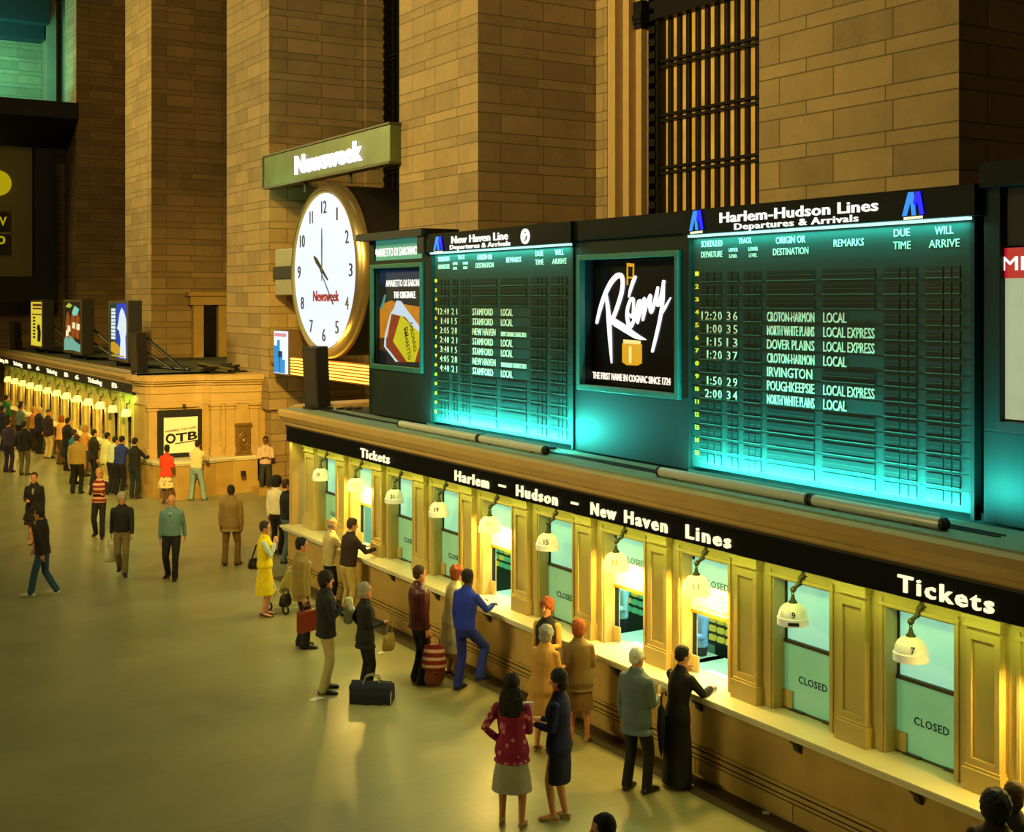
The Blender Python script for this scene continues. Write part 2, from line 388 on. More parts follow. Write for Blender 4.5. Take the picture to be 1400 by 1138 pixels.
# ------------------------------------------------------------------ ticket booths
PITCH = 1.652
def pilaster_mb(yc, dx, zs, half=.19):
    b = MB(); Z = lambda z: z * zs
    X = 10.14 + dx
    b.box(X - .03, X + .3, yc - half - .03, yc + half + .03, Z(1.08), Z(1.3))               # base block
    b.box(X - .015, X + .3, yc - half - .015, yc + half + .015, Z(1.3), Z(1.33))
    b.box(X + .03, X + .3, yc - half, yc + half, Z(1.33), Z(2.83))                       # shaft with a raised border round its panel
    b.box(X, X + .03, yc - half, yc - half + .06, Z(1.33), Z(2.62)); b.box(X, X + .03, yc + half - .06, yc + half, Z(1.33), Z(2.62))
    b.box(X, X + .03, yc - half + .06, yc + half - .06, Z(1.33), Z(1.4)); b.box(X, X + .03, yc - half + .06, yc + half - .06, Z(2.54), Z(2.62))
    for k, (g, z0, z1) in enumerate(((.02, 2.66, 2.69), (.01, 2.69, 2.74), (.035, 2.74, 2.78))):
        b.box(X - g, X + .3, yc - half - g, yc + half + g, Z(z0), Z(z1))
    for s in (-1, 1):                                                                     # narrower strip stepped back on each side
        b.box(X + .09, X + .3, yc + s * half, yc + s * (half + .044), Z(1.08), Z(2.83))
        b.box(X + .06, X + .3, yc + s * half, yc + s * (half + .042), Z(1.08), Z(1.28))
    return b
def booth(root, y0, y1, dx, zs, centers):
    Z = lambda z: z * zs
    B = 9.97 + dx
    b = MB().box(B, B + .5, y0, y1, Z(.06), Z(.98)); b.box(B + .03, B + .5, y0, y1, 0, Z(.06))
    for z, g in ((.245, .012), (.315, .02), (.375, .03)): b.box(B - g, B, y0, y1, Z(z), Z(z + .035))
    b.box(B - .02, B, y0, y1, Z(.06), Z(.235))
    part(b, 'base', CREAM2, root, bevel=.006)
    g = MB()
    for z in (.236, .28, .352): g.box(B - .008, B, y0, y1, Z(z), Z(z + .01))
    y = y0 + .9
    while y < y1: g.box(B - .022, B, y, y + .008, Z(.06), Z(.235)); y += 1.652
    part(g, 'base_joint', mat('joint_dark', '#1c150d', .9), root)
    part(MB().box(B + .35, B + .6, y0, y1, Z(2.6), Z(3.2)).box(B + .35, B + .6, y0, y1, Z(.98), Z(1.06)), 'lintel', CREAM, root)
    prof = [(10.1, 3.1), (9.96, 3.14), (9.93, 3.19), (9.93, 3.23), (9.88, 3.26), (9.83, 3.33), (9.81, 3.36), (9.79, 3.37), (9.79, 3.47), (9.83, 3.5), (10.3, 3.51), (10.3, 3.1)]
    part(MB().prism([(h + dx, Z(v)) for h, v in prof], 'y', y0, y1 + .12), 'cornice', CORN, root)
def window(k, yc, dx, zs, state, label, booth2=False):
    Z = lambda z: z * zs
    X = 10.42 + dx
    t = thing('ticket_window', label, 'ticket window', (X, yc, Z(1.08)), 'ticket windows of the far booth' if booth2 else 'ticket windows of the near booth')
    h = .43
    fr = MB()
    for s in (-1, 1):
        fr.box(X - .2, X + .06, yc + s * h, yc + s * (h + .16), Z(1.08), Z(2.83)); fr.box(X - .22, X - .2, yc + s * (h + .03), yc + s * (h + .07), Z(1.08), Z(2.7))
    fr.box(X - .2, X + .06, yc - h, yc + h, Z(2.6), Z(2.83)); fr.box(X - .23, X - .2, yc - h - .08, yc + h + .08, Z(2.62), Z(2.66))
    fr.box(X - .22, X - .2, yc - h - .12, yc + h + .12, Z(2.72), Z(2.76))
    part(fr, 'frame', CREAM, t, bevel=.004)
    ch = MB()
    for s in (-1, 1): ch.box(X - .02, X + .03, yc + s * h, yc + s * (h - .02), Z(1.08), Z(2.6))
    part(ch, 'sash_channel', DARK, t)
    if state == 'closed':
        part(MB().box(X, X + .02, yc - h, yc + h, Z(1.86), Z(2.6)), 'upper_sash', PANEUP, t)
        lo = part(MB().box(X - .03, X - .01, yc - h, yc + h, Z(1.1), Z(1.86)), 'lower_sash', PANELO, t)
        subpart(MB().text('CLOSED', yc + .2, yc - .24, Z(1.42), .085, X - .032, .004, 0, .012, space=1.1), 'lettering', CLOSEDINK, lo)
        hb = [(.05 * math.cos(a), .045 + .075 * math.sin(a) * (1.0 if math.sin(a) > 0 else .6)) for a in [2 * math.pi * q / 16 for q in range(16)]]
        part(MB().box(X - .045, X, yc - h, yc + h, Z(1.84), Z(1.88)), 'meeting_rail', BRONZE, t)
        part(MB().box(X - .05, X, yc - h, yc + h, Z(1.08), Z(1.1)).box(X - .07, X, yc + .1, yc + .32, Z(1.08), Z(1.105)).box(X - .07, X, yc - .4, yc - .2, Z(1.08), Z(1.105)), 'bottom_rail', BRONZE, t)
    else:
        part(MB().box(X, X + .02, yc - h, yc + h, Z(2.1), Z(2.6)), 'upper_sash', PANEUP, t)
        lo = part(MB().box(X - .03, X - .01, yc - h, yc + h, Z(1.88), Z(2.5)), 'lower_sash', PANEUP, t)
        part(MB().box(X - .05, X, yc - h, yc + h, Z(1.84), Z(1.88)), 'meeting_rail', mat('brass_rail', '#b98f3a', .4, .5), t)
        if k in (2, 3): subpart(MB().text('CLOSED', yc + .22, yc - .26, Z(2.22), .085, X - .032, .004, 0, .012, space=1.1), 'lettering', mat('faded_ink', '#5f8064', .6), lo)
        if k == 2:
            nt = part(MB().box(X - .045, X - .032, yc - h, yc + h - .03, Z(1.885), Z(2.17)), 'notice', mat('paper_notice', '#e9e2b4', .7, 0, .04, emit=.15, ecol='#f4ecc0'), t)
            m_ = MB()
            for q, (s_, w_) in enumerate((('TICKETS ONLY', .18), ('ALL TICKETS', .24), ('CASH ONLY', .2), ('NO INFORMATION AT WINDOW', .4))): m_.text(s_, yc + w_ * .8, yc - w_, Z(2.11 - .065 * q), .04, X - .046, .002, 0, .004)
            subpart(m_, 'notice_lettering', mat('faded_brown_ink', '#7d6a3c', .7), nt)
    part(MB().box(X - .06, X - .03, yc + h - .15, yc + h - .005, Z(1.1), Z(1.3)), 'side_plate', CREAM, t, bevel=.004)
    return t
def shade_prof(r): return [(.03, .255), (.045, .24), (.075, .232), (.105, .215), (.135, .185), (.152, .15), (.16, .11), (.163, .085), (.175, .08), (.175, .0), (.165, .0), (.15, .08), (.1, .19)]
def lamp(yc, X, zr, lit, num, label, group, power=100, plate=None, simple=False):
    t = thing('counter_lamp', label, 'lamp', (X, yc, zr), group)
    xb = X + .2; zb = zr + .53
    br = MB().box(xb - .02, xb + .03, yc - .1, yc - .02, zb - .06, zb + .06)
    pts = [(xb, yc - .06, zb), (xb - .05, yc - .04, zb + .02), (xb - .09, yc - .01, zb - .03), (xb - .1, yc, zb - .09), (xb - .14, yc + .02, zb - .13), (X + .02, yc + .015, zb - .15), (X, yc, zb - .17)]
    br.tube(pts, [.035, .04, .032, .025, .022, .024, .02], 8)
    for p, r in ((pts[1], .05), (pts[3], .035), (pts[5], .038)):
        br.lathe([(.005, -r), (r * .8, -r * .5), (r, 0), (r * .8, r * .5), (.005, r)], p, 10)
    part(br, 'bracket', BRONZE, t, smooth=True)
    ck = MB()
    for q in range(2):
        z = zr + .345 - q * .04
        ck.tube([(X + (.018 * math.cos(a) if q % 2 else 0), yc + (0 if q % 2 else .018 * math.cos(a)), z + .026 * math.sin(a)) for a in [2 * math.pi * j / 10 for j in range(10)]], .006, 6, 0, True)
    ck.lathe([(.012, .33), (.02, .31), (.026, .28), (.048, .25), (.052, .235), (.02, .235)], (X, yc, zr), 14)
    part(ck, 'chain_and_cap', BRONZE, t, smooth=True)
    sh = part(MB().lathe(shade_prof(.17), (X, yc, zr), 28), 'shade', SHADELIT if lit else SHADE, t, smooth=True)
    if num:
        g = MB().text(num, (.035 if len(num) > 1 else .02), -(.035 if len(num) > 1 else .02), zr + .1, .075, -.158, .008, 0, .004); w_ = R(48)
        g.v = [(X + x * math.cos(w_) - y * math.sin(w_), yc + x * math.sin(w_) + y * math.cos(w_), z) for x, y, z in g.v]
        subpart(g, 'number', mat('lamp_ink', '#2a2410', .6) if not lit else mat('lamp_ink_lit', '#c7a040', .6), sh)
    if num == '9':
        g = MB().box(-.184, -.17, -.06, .06, zr + .02, zr + .055); g.v = [(X + x * math.cos(w_) - y * math.sin(w_), yc + x * math.sin(w_) + y * math.cos(w_), z) for x, y, z in g.v]
        subpart(g, 'plate', BLACK, sh)
    if lit:
        part(MB().lathe([(.01, .12), (.03, .1), (.035, .07), (.02, .04), (.005, .035)], (X, yc, zr), 12), 'bulb', glow('bulb', '#ffd560', 6), t)
        l = bpy.data.lights.new('bulb_light', 'POINT'); l.energy = power; l.color = (1.0, .62, .12); l.shadow_soft_size = .05
        o = bpy.data.objects.new('bulb_light', l); C.objects.link(o); o.location = (0, 0, -.02); o.parent = t
    return t

booth1 = thing('ticket_booth', 'near marble ticket booth with long counter under the departure boards', 'ticket booth', (9.97, 15, 0))
Y0, Y1 = 4.3, 24.98
WC = [8.66 + PITCH * k for k in range(-2, 10)]
booth(booth1, Y0, Y1, 0, 1, WC)
part(MB().box(9.80, 10.5, Y0, Y1 + .05, 1.03, 1.08).box(9.84, 10.0, Y0, Y1, .98, 1.03), 'counter', COUNTER, booth1, bevel=.012)
for k in range(-1, 9):
    yb = 8.40 + PITCH * k + .03
    b = MB().prism([(9.97, .98), (9.85, .98), (9.86, .95), (9.9, .92), (9.92, .86), (9.97, .82)], 'y', yb - .035, yb + .035)
    part(b, 'counter_bracket', BRONZE, booth1)
pm = pilaster_mb(WC[0] + PITCH / 2, 0, 1)
p0 = part(pm, 'pilaster', CREAM, booth1, bevel=.004)
for k in range(1, 11):
    c = p0.copy(); C.objects.link(c); c.parent = booth1; c.location.y += PITCH * k
part(pilaster_mb(WC[-1] + PITCH / 2 - .1, 0, 1, .24), 'pilaster', CREAM, booth1, bevel=.004)
part(MB().box(10.0, 13.5, Y0, Y1 + .04, 3.34, 3.46), 'roof', ROOF, booth1)
part(MB().box(9.9, 10.3, Y0, Y1 + .1, 3.47, 3.525).prism([(10.3, 3.46), (10.3, 3.515), (10.9, 3.5), (10.9, 3.46)], 'y', Y0, Y1 + .1), 'roof_edge', mat('roof_edge_stone', '#7f8a70', .6, 0, .2, 3), booth1)
INNER = mat('booth_inner_wall', '#8fb5a0', .7, 0, .06)
part(MB().box(12.6, 12.7, Y0, Y1, 0, 3.34).box(10.55, 12.6, Y1 - .2, Y1, 0, 3.34), 'inner_wall', INNER, booth1)
part(MB().box(10.5, 12.6, Y0, Y1, 0, .02), 'inner_floor', mat('inner_floor', '#4a5a50', .6), booth1)
b = MB().box(10.0, 13.7, Y1 - .15, Y1, 0, 3.34)
b.prism([(10.0 + 3.7 * u, Y1 + .85 * math.sin(math.pi * u) ** .7) for u in [q / 16 for q in range(17)]], 'z', 3.3, 3.56)
part(b, 'end_wall', CORN, booth1)
area('booth_ceiling_tube', (11.6, 15, 3.3), (11.6, 15, 0), 18, .3, 700, (.62, 1.0, .78))
area('under_sign_tube', (9.93, 14.7, 2.81), (10.25, 14.7, 1.6), 20.5, .05, 62, (.80, 1.0, .13), 170)

area('under_sign_spill', (9.86, 15.5, 2.8), (6.6, 15.5, 0), 19, .05, 95, (1.0, .80, .24), 150)

# sign band with its lit lettering
t = thing('sign_band', 'long black sign band with lit Tickets lettering above the near counter', 'sign', (9.95, 15, 2.83))
part(MB().box(9.95, 10.3, Y0, 25.02, 2.83, 3.14), 'band', BLACKSIGN, t, bevel=.008)
part(MB().box(9.93, 9.97, Y0, 25.02, 3.14, 3.165), 'band_moulding', mat('sign_moulding', '#2c2216', .5), t)
for s_, xa, xb in (('Tickets', 494, 533), ('Harlem', 623, 669), ('Hudson', 707, 763), ('New', 809, 843), ('Haven', 855, 913), ('Lines', 939, 1000), ('Tickets', 1229, 1360)):
    part(MB().text(s_, at(xa, 600, 9.95).y, at(xb, 600, 9.95).y, 2.89, .17, 9.95, .025, 0, .018, space=1.25), 'lettering', LETTER, t)
for xa, xb in ((683, 692), (782, 791)):
    part(MB().box(9.925, 9.95, at(xa, 600, 9.95).y, at(xb, 600, 9.95).y, 2.965, 2.995), 'dash', LETTER, t)

NUMS = ['3', '5', '7', '9', '11', '13', '15', '17', '19', '21', '23', '25']
LIT = {'11', '13', '17', '23'}
for k, yc in enumerate(WC):
    n = NUMS[k]; kk = k - 2
    op = n in LIT or n in ('5', '3')
    if kk >= 0:
        window(kk, yc, 0, 1, 'open' if op else 'closed', ('open ticket window behind the lit counter lamp ' + {'11': 'with a yellow cash notice', '13': 'just left of the cash notice', '17': 'just right of the blue tracksuit man', '23': 'before the man in brown sweater'}[n]) if op else 'frosted ticket window marked CLOSED behind the unlit lamp numbered ' + n)
        lamp(yc - .02, 10.08, 2.18, op, n, ('lit' if op else 'unlit') + ' milk glass counter lamp numbered ' + n + ' on bronze bracket' if n not in ('17', '23') else {'17': 'lit milk glass counter lamp just above the blue tracksuit man', '23': 'lit milk glass counter lamp above the two men leaning together'}[n], 'counter lamps of the near booth')
    elif kk == -1:
        window(kk, yc, 0, 1, 'closed', 'ticket window cut by the right edge behind two dark heads')
        lamp(yc - .02, 10.08, 2.18, True, '', 'lit counter lamp out at the right edge', 'counter lamps of the near booth')
# what shows through the open windows
RACK = mat('rack_dark', '#12312a', .5); RACKL = glow('rack_ticket_green', '#58e08a', .5); RACKY = glow('rack_ticket_yellow', '#d4e23a', .6)
DESK = mat('desk_metal', '#8fae9e', .4, 0); PAPER = mat('paper_white', '#e8ecdf', .7, 0, .04)
for n, yc in (('11', WC[4]), ('13', WC[5]), ('17', WC[7]), ('23', WC[10])):
    where = {'11': 'behind the notice window', '13': 'behind the second lit window', '17': 'behind the third lit window', '23': 'behind the farthest lit window'}[n]
    t = thing('desk', 'grey clerk desk ' + where, 'desk', (11.1, yc, 0), 'clerk desks inside the near booth')
    part(MB().box(10.52, 11.75, yc - .3, yc + 1.5, .78, .82), 'desk_top', DESK, t); part(MB().box(10.65, 11.45, yc - .2, yc + .2, .02, .78), 'drawer_pedestal', DESK, t)
    t = thing('ticket_rack', 'dark ticket rack with rows of bright tickets ' + where, 'rack', (12.3, yc, 0), 'ticket racks inside the near booth')
    yv = yc * 12.0 / 10.42 - yc; yo = yv - (.55 if n == '11' else .1)
    part(MB().box(12.0, 12.5, yc + yo - .9, yc + yo + .75, .84, 1.75).box(12.1, 12.5, yc + yo - .85, yc + yo + .7, .02, .84), 'cabinet', RACK, t)
    tk = None
    for q in range(6):
        for j in range(9):
            y, z = yc + yo - .85 + j * .175, .92 + q * .13
            if tk is None: tk = part(MB().box(11.96, 12.0, y, y + .12, z, z + .075), 'ticket', RACKL, t); y0_, z0_ = y, z
            else:
                c = tk.copy(); C.objects.link(c); c.parent = t; c.location = tk.location + Vector((0, y - y0_, z - z0_))
            c = tk if q + j == 0 else c
            c.material_slots[0].link = 'OBJECT'; c.material_slots[0].material = RACKY if (n == '11' or (q + j) % 7 == 0) else RACKL
    tag(rel(MB().box(10.75, 11.15, yc + .45, yc + .95, .822, .85).build('paper_pile', PAPER)), 'white papers lying on the clerk desk ' + where, 'papers', 'papers on the clerk desks')
    t = thing('coin_tray', 'small steel coin tray ' + where, 'tray', (10.7, yc - .2, .82), 'coin trays on the desks')
    part(MB().box(10.58, 10.8, yc - .38, yc - .02, .822, .86), 'tray', mat('steel_tray', '#a9b0a4', .3, .8), t)
    b = MB()
    for q in range(10): b.lathe([(.014, 0), (.014, .01)], (10.62 + rnd.random() * .15, yc - .36 + rnd.random() * .32, .861), 8)
    part(b, 'coins', mat('coins', '#d9dccd', .25, .9), t)

# ------------------------------------------------------------------ departure boards on the booth roof
BX = 11.0
COLS = [(12.94, 12.8), (12.78, 12.67), (12.64, 12.53), (12.41, 12.32), (12.30, 12.21), (12.1, 12.0), (11.99, 11.89), (11.88, 11.78), (11.68, 10.87), (10.74, 9.93), (9.8, 9.58), (9.56, 9.46), (9.44, 9.34), (9.22, 8.99), (8.97, 8.88), (8.86, 8.77)]
ZR = lambda r: 6.1 - .171 * (r - 1)
def m_logo(root, px):
    l = MB().poly(px(0, 0, [(0, 0), (.28, 1), (.52, 1), (.62, .0), (.44, 0), (.38, .62), (.2, 0)]), 10.87, .012)
    part(l, 'logo_light_blue', glow('logo_light_blue', '#2a9cff', .9), root)
    part(MB().poly(px(0, 0, [(.5, .55), (.62, 1), (.82, 1), (1, 0), (.8, 0), (.7, .62), (.62, .3)]), 10.868, .012), 'logo_dark_blue', glow('logo_dark_blue', '#1414ff', .95), root)
    part(MB().poly(px(0, 0, [(.08, -.16), (.92, -.16), (.92, -.05), (.08, -.05)]), 10.87, .012), 'logo_caption', LETTER, root)
def board(name, label, sh, rows, title, title_px, sub_px, logos, ring=None):
    ya, yb = 13.13 + sh, 8.62 + sh
    t = thing(name, label, 'departure board', (BX + .3, (ya + yb) / 2, 3.52))
    part(MB().box(BX, BX + .6, yb, ya, 3.56, 6.66), 'panel', BOARD, t, bevel=.01)
    part(MB().box(BX - .01, BX + .1, yb - .03, yb + .02, 3.5, 6.66).box(BX - .04, BX + .02, ya - .015, ya + .02, 3.5, 6.66), 'side_strip', CABINET, t)
    hd = part(MB().box(BX - .12, BX + .6, yb - .12, ya + .06, 6.67, 7.0), 'header', mat('header_black', '#020605', .5, 0, .1, spec=.15), t, bevel=.008)
    part(MB().text(title, at(title_px[0], 300, 10.88).y, at(title_px[1], 300, 10.88).y, 6.795, .135, 10.88, .02, 0, .013, space=1.05), 'title', HEADT, t)
    part(MB().text('Departures & Arrivals', at(sub_px[0], 300, 10.88).y, at(sub_px[1], 300, 10.88).y, 6.69, .085, 10.88, .02, 0, .007, space=1.1), 'subtitle', HEADT, t)
    for lg in logos: m_logo(t, lg)
    if ring:
        cy, cz = ring
        part(MB().lathe([(.075, 0), (.125, 0), (.125, .02), (.075, .02)], (10.86, cy, cz), 24, 'x', 0, True), 'round_emblem', HEADT, t)
        part(MB().lathe([(.001, 0), (.07, 0), (.07, .012), (.001, .012)], (10.868, cy, cz), 24, 'x').box(10.85, 10.868, cy - .012, cy + .03, cz - .05, cz + .05, 1).box(10.85, 10.868, cy - .05, cy - .012, cz + .0, cz + .05, 1), 'emblem_centre', [mat('emblem_blue', '#23345e', .5), HEADT], t)
    part(MB().box(10.93, 10.99, yb, ya, 6.635, 6.665), 'header_tube', glow('teal_tube', '#b6fff0', 1.5), t)
    for s_, yc, w, z, h in (('SCHEDULED', 12.72, .42, 6.5, .085), ('DEPARTURE', 12.72, .42, 6.36, .085), ('TRACK', 12.08, .24, 6.52, .075), ('UPPER', 12.3, .17, 6.42, .05), ('LEVEL', 12.3, .15, 6.34, .05), ('LOWER', 11.93, .17, 6.42, .05), ('LEVEL', 11.93, .15, 6.34, .05), ('ORIGIN OR', 11.27, .5, 6.49, .09), ('DESTINATION', 11.27, .6, 6.35, .09), ('REMARKS', 10.33, .46, 6.42, .09), ('DUE', 9.55, .22, 6.5, .09), ('TIME', 9.55, .24, 6.36, .09), ('WILL', 8.98, .24, 6.5, .09), ('ARRIVE', 8.98, .4, 6.36, .09)):
        part(MB().text(s_, yc + sh + w / 2, yc + sh - w / 2, z, h, BX, .006), 'column_heading', BTEXT, t)
    for r in range(1, 16):
        z = ZR(r); b = MB(); tm, trk, dest, remk = rows.get(r, ('', '', '', ''))
        for ci, (a, c) in enumerate(COLS):
            if (ci == 8 and dest) or (ci == 9 and remk): continue
            b.box(BX - .012, BX, c + sh, a + sh, z - .055, z + .06, 0); b.box(BX - .022, BX, c + sh, a + sh, z - .068, z - .057, 1)
            b.box(BX - .014, BX - .012, c + sh + .006, a + sh - .006, z + .0, z + .004, 1)
        b.box(BX - .004, BX, yb, ya, z - .088, z - .083, 0)
        if ':' in tm:
            hh, mm = tm.split(':'); x0 = 12.94 + sh
            if len(hh) == 2: b.text('1', x0 - .03, x0 - .055, z - .05, .115, BX - .012, .006, 2)
            b.text(hh[-1], x0 - (.14 if hh[-1] == '1' else .1), x0 - (.165 if hh[-1] == '1' else .18), z - .05, .115, BX - .012, .006, 2); b.text(':', x0 - .205, x0 - .225, z - .045, .115, BX - .012, .006, 2, .006)
            b.text(mm[0], x0 - (.29 if mm[0] == '1' else .26), x0 - (.315 if mm[0] == '1' else .33), z - .05, .115, BX - .012, .006, 2); b.text(mm[1], x0 - .36, x0 - .43, z - .05, .115, BX - .012, .006, 2)
            b.text(trk, 12.41 + sh, 12.21 + sh, z - .05, .115, BX - .012, .006, 2, space=1.3)
        if dest: b.text(dest, 11.67 + sh, 11.67 + sh - (.8 if len(dest) > 11 else min(.8, .085 * len(dest))), z - .055, .125, BX, .012, 2)
        if remk: b.text(remk, 10.72 + sh, 10.72 + sh - (.36 if remk == 'LOCAL' else .78), z - .055, .125 if len(remk) < 16 else .08, BX, .012, 2)
        part(b, 'flap_row', [FLAP, FLAPLIGHT, BTEXT], t)
        part(MB().text(str(r), 13.05 + sh, 12.98 + sh, z + .02, .06, BX, .01, 0, .015), 'row_number', YTEXT, t)
    return t
def quad_logo(xl, xr, yb_l, yt_l, yb_r, yt_r):
    def f(_, __, uv):
        return [(xl + (xr - xl) * u, (yb_l + (yb_r - yb_l) * u) + ((yt_l + (yt_r - yt_l) * u) - (yb_l + (yb_r - yb_l) * u)) * v) for u, v in uv]
    return f
HH = {4: ('12:20', '36', 'CROTON-HARMON', 'LOCAL'), 5: ('1:00', '35', 'NORTH WHITE PLAINS', 'LOCAL EXPRESS'), 6: ('1:15', '13', 'DOVER PLAINS', 'LOCAL EXPRESS'), 7: ('1:20', '37', 'CROTON-HARMON', 'LOCAL'), 8: ('', '', 'IRVINGTON', ''), 9: ('1:50', '29', 'POUGHKEEPSIE', 'LOCAL EXPRESS'), 10: ('2:00', '34', 'NORTH WHITE PLAINS', 'LOCAL')}
NH = {4: ('12:40', '21', 'STAMFORD', 'LOCAL'), 5: ('1:40', '15', 'STAMFORD', 'LOCAL'), 6: ('2:05', '28', 'NEW HAVEN', 'NEW CANAAN CONNECTION'), 7: ('2:40', '21', 'STAMFORD', 'LOCAL'), 8: ('3:40', '15', 'STAMFORD', 'LOCAL'), 9: ('4:05', '28', 'NEW HAVEN', 'WATERBURY CONNECTION'), 10: ('4:40', '21', 'STAMFORD', 'LOCAL')}
board('departure_board', 'green departure board on the booth roof right of the white script advertisement', 0, HH, 'Harlem-Hudson Lines', (985, 1201), (1005, 1174), [quad_logo(943, 962, 316, 289, 314, 287), quad_logo(1234, 1264, 296, 264, 293, 261)])
board('departure_board', 'green departure board between the amaretto and the white script advertisements', 7.33, NH, 'New Haven Line', (618, 695), (616, 698), [quad_logo(593, 606, 343, 324, 342, 323)], (at(718, 324, 10.87).y, 6.82))
TEAL = (.05, 1.0, .84)
for sh, nm in ((0, 'a'), (7.33, 'b')):
    area('header_tube_light', (10.93, 10.87 + sh, 6.62), (11.0, 10.87 + sh, 5.4), 4.4, .05, 42, TEAL, 170)
    area('base_tube_light', (10.74, 10.95 + sh, 3.58), (11.0, 10.95 + sh, 3.9), 4.3, .05, 300, (.07, 1.0, .90), 180)
area('cabinet_wash', (10.55, 16.1, 3.75), (11, 15.7, 4.0), .5, .1, 45, TEAL, 150)
area('cabinet_wash', (10.6, 8.4, 3.75), (11, 8.15, 4.2), .3, .1, 26, TEAL, 150)

# cabinets with advertising boxes between the boards
t = thing('advertising_cabinet', 'dark green cabinet with the white script cognac advertisement', 'advertisement', (11.3, 14.6, 3.5))
b = MB().box(BX + .02, BX + .6, 13.16, 15.93, 3.5, 4.5).box(BX + .02, BX + .6, 13.16, 13.42, 4.5, 6.7).box(BX + .02, BX + .6, 15.72, 15.93, 4.5, 6.7).box(BX + .02, BX + .6, 13.42, 15.72, 6.45, 6.7).box(BX + .3, BX + .6, 13.42, 15.72, 4.5, 6.45)
part(b, 'cabinet', CABINET, t, bevel=.01)
part(MB().box(BX - .06, BX + .6, 13.26, 15.82, 6.7, 7.0), 'header', mat('header_black', '#020605'), t, bevel=.008)
fr = MB()
for a in ((13.36, 15.78, 4.44, 4.52), (13.36, 15.78, 6.4, 6.48), (13.36, 13.44, 4.52, 6.4), (15.7, 15.78, 4.52, 6.4)): fr.box(BX - .05, BX + .06, *a)
part(fr, 'frame', mat('frame_green', '#2f6a60', .4, .2), t, bevel=.008)
AX = BX + .22
part(MB().box(AX, AX + .04, 13.44, 15.7, 4.52, 6.4), 'poster', mat('poster_black', '#0b0809', .25, 0, .1), t)
WHITE = glow('lit_white_print', '#fdf4ff', 1.35); GOLDP = glow('lit_gold_print', '#e8a818', .95); GOLD2 = glow('lit_pale_gold', '#ffe98c', 1.0)
K = lambda pts: [(800 + x / 5.99, 340 + y / 5.99) for x, y in pts]
sc = MB(); w = lambda *a: [v / 5.99 * .0098 for v in a]
sc.stroke(K([(100, 605), (125, 500), (165, 380), (215, 280), (265, 225), (300, 225), (312, 270), (305, 350), (280, 440), (245, 540), (215, 600)]), w(30, 42, 48, 52, 50, 46, 46, 48, 46, 44, 30), AX, .02)
sc.stroke(K([(175, 370), (190, 480), (200, 600), (208, 740), (220, 925)]), w(26, 46, 56, 46, 10), AX, .022)
sc.stroke(K([(195, 560), (250, 605), (330, 655), (420, 715), (495, 745)]), w(50, 66, 66, 48, 8), AX, .024)
sc.stroke(K([(362, 395), (375, 340), (398, 270), (418, 228)]), w(12, 32, 40, 26), AX, .02)
sc.stroke(K([(345, 520), (390, 560), (400, 480), (400, 420), (380, 415), (355, 480), (348, 560), (370, 640), (400, 600)]), w(24, 28, 26, 28, 30, 34, 38, 44, 30), AX, .021)
sc.stroke(K([(400, 600), (425, 500), (450, 425), (440, 520), (432, 610), (460, 500), (490, 410), (485, 500), (478, 580)]), w(30, 34, 32, 30, 24, 30, 32, 30, 24), AX, .022)
sc.stroke(K([(478, 580), (505, 470), (540, 385), (535, 450), (545, 520), (575, 430), (600, 320)]), w(22, 32, 34, 34, 36, 34, 24), AX, .021)
sc.stroke(K([(600, 320), (590, 400), (600, 460), (625, 400), (650, 270)]), w(24, 34, 38, 34, 26), AX, .023)
sc.stroke(K([(645, 275), (640, 420), (618, 570), (585, 720), (555, 840)]), w(30, 36, 36, 34, 26), AX, .02)
sc.stroke(K([(615, 560), (660, 480), (702, 405)]), w(20, 26, 6), AX, .019)
part(sc, 'script_lettering', WHITE, t)
b = MB().poly(K([(308, 775), (465, 785), (465, 940), (430, 958), (345, 955), (308, 930)]), AX, .012, 0).poly(K([(318, 745), (455, 755), (455, 785), (318, 775)]), AX, .014, 1).poly(K([(345, 118), (402, 124), (402, 150), (345, 146)]), AX, .012, 0)
b.poly(K([(345, 150), (352, 150), (352, 300), (345, 300)]), AX, .012, 0).poly(K([(395, 152), (402, 152), (398, 300), (391, 300)]), AX, .012, 0).poly(K([(345, 230), (392, 232), (392, 246), (345, 244)]), AX, .013, 0)
b.poly(K([(365, 800), (385, 802), (385, 940), (365, 938)]), AX, .016, 1)
part(b, 'printed_bottle', [GOLDP, GOLD2], t)
part(MB().text('THE FIRST NAME IN COGNAC SINCE 1724', at(811, 512, AX).y, at(917, 512, AX).y, 4.6, .105, AX, .012, 0, .012), 'slogan', glow('slogan_white', '#fff0dc', 1.1), t)

t = thing('advertising_cabinet', 'narrow green cabinet with the amaretto advertisement beside the clock', 'advertisement', (11.3, 21.9, 3.5))
a0, a1 = 23.2, 20.56
b = MB().box(BX, BX + .6, a1, a0, 3.5, 4.5).box(BX, BX + .6, a1, a1 + .35, 4.5, 7.0).box(BX, BX + .6, a0 - .22, a0, 4.5, 7.0).box(BX, BX + .6, a1 + .35, a0 - .22, 6.45, 6.58).box(BX + .25, BX + .6, a1 + .35, a0 - .22, 4.5, 7.0)
part(b, 'cabinet', CABINET, t, bevel=.01)
part(MB().box(BX - .2, BX + .6, a1 + .0, a0 + .2, 6.98, 7.12).box(BX - .15, BX + .2, a1, at(570, 335, BX - .15).y, 6.66, 7.0), 'hood', mat('hood_black', '#0d100d', .5), t)
part(MB().box(BX + .05, BX + .1, a1 + .3, a0 - .2, 6.58, 6.98), 'header', mat('header_teal', '#3f7a6c', .5, 0, .05, emit=.3, ecol='#5fc8ae'), t)
part(MB().text('AMARETTO DI SARONNO', at(513, 345, BX + .05).y, at(571, 345, BX + .05).y, 6.66, .17, BX + .05, .012, 0, .004), 'header_lettering', HEADT, t)
fr = MB()
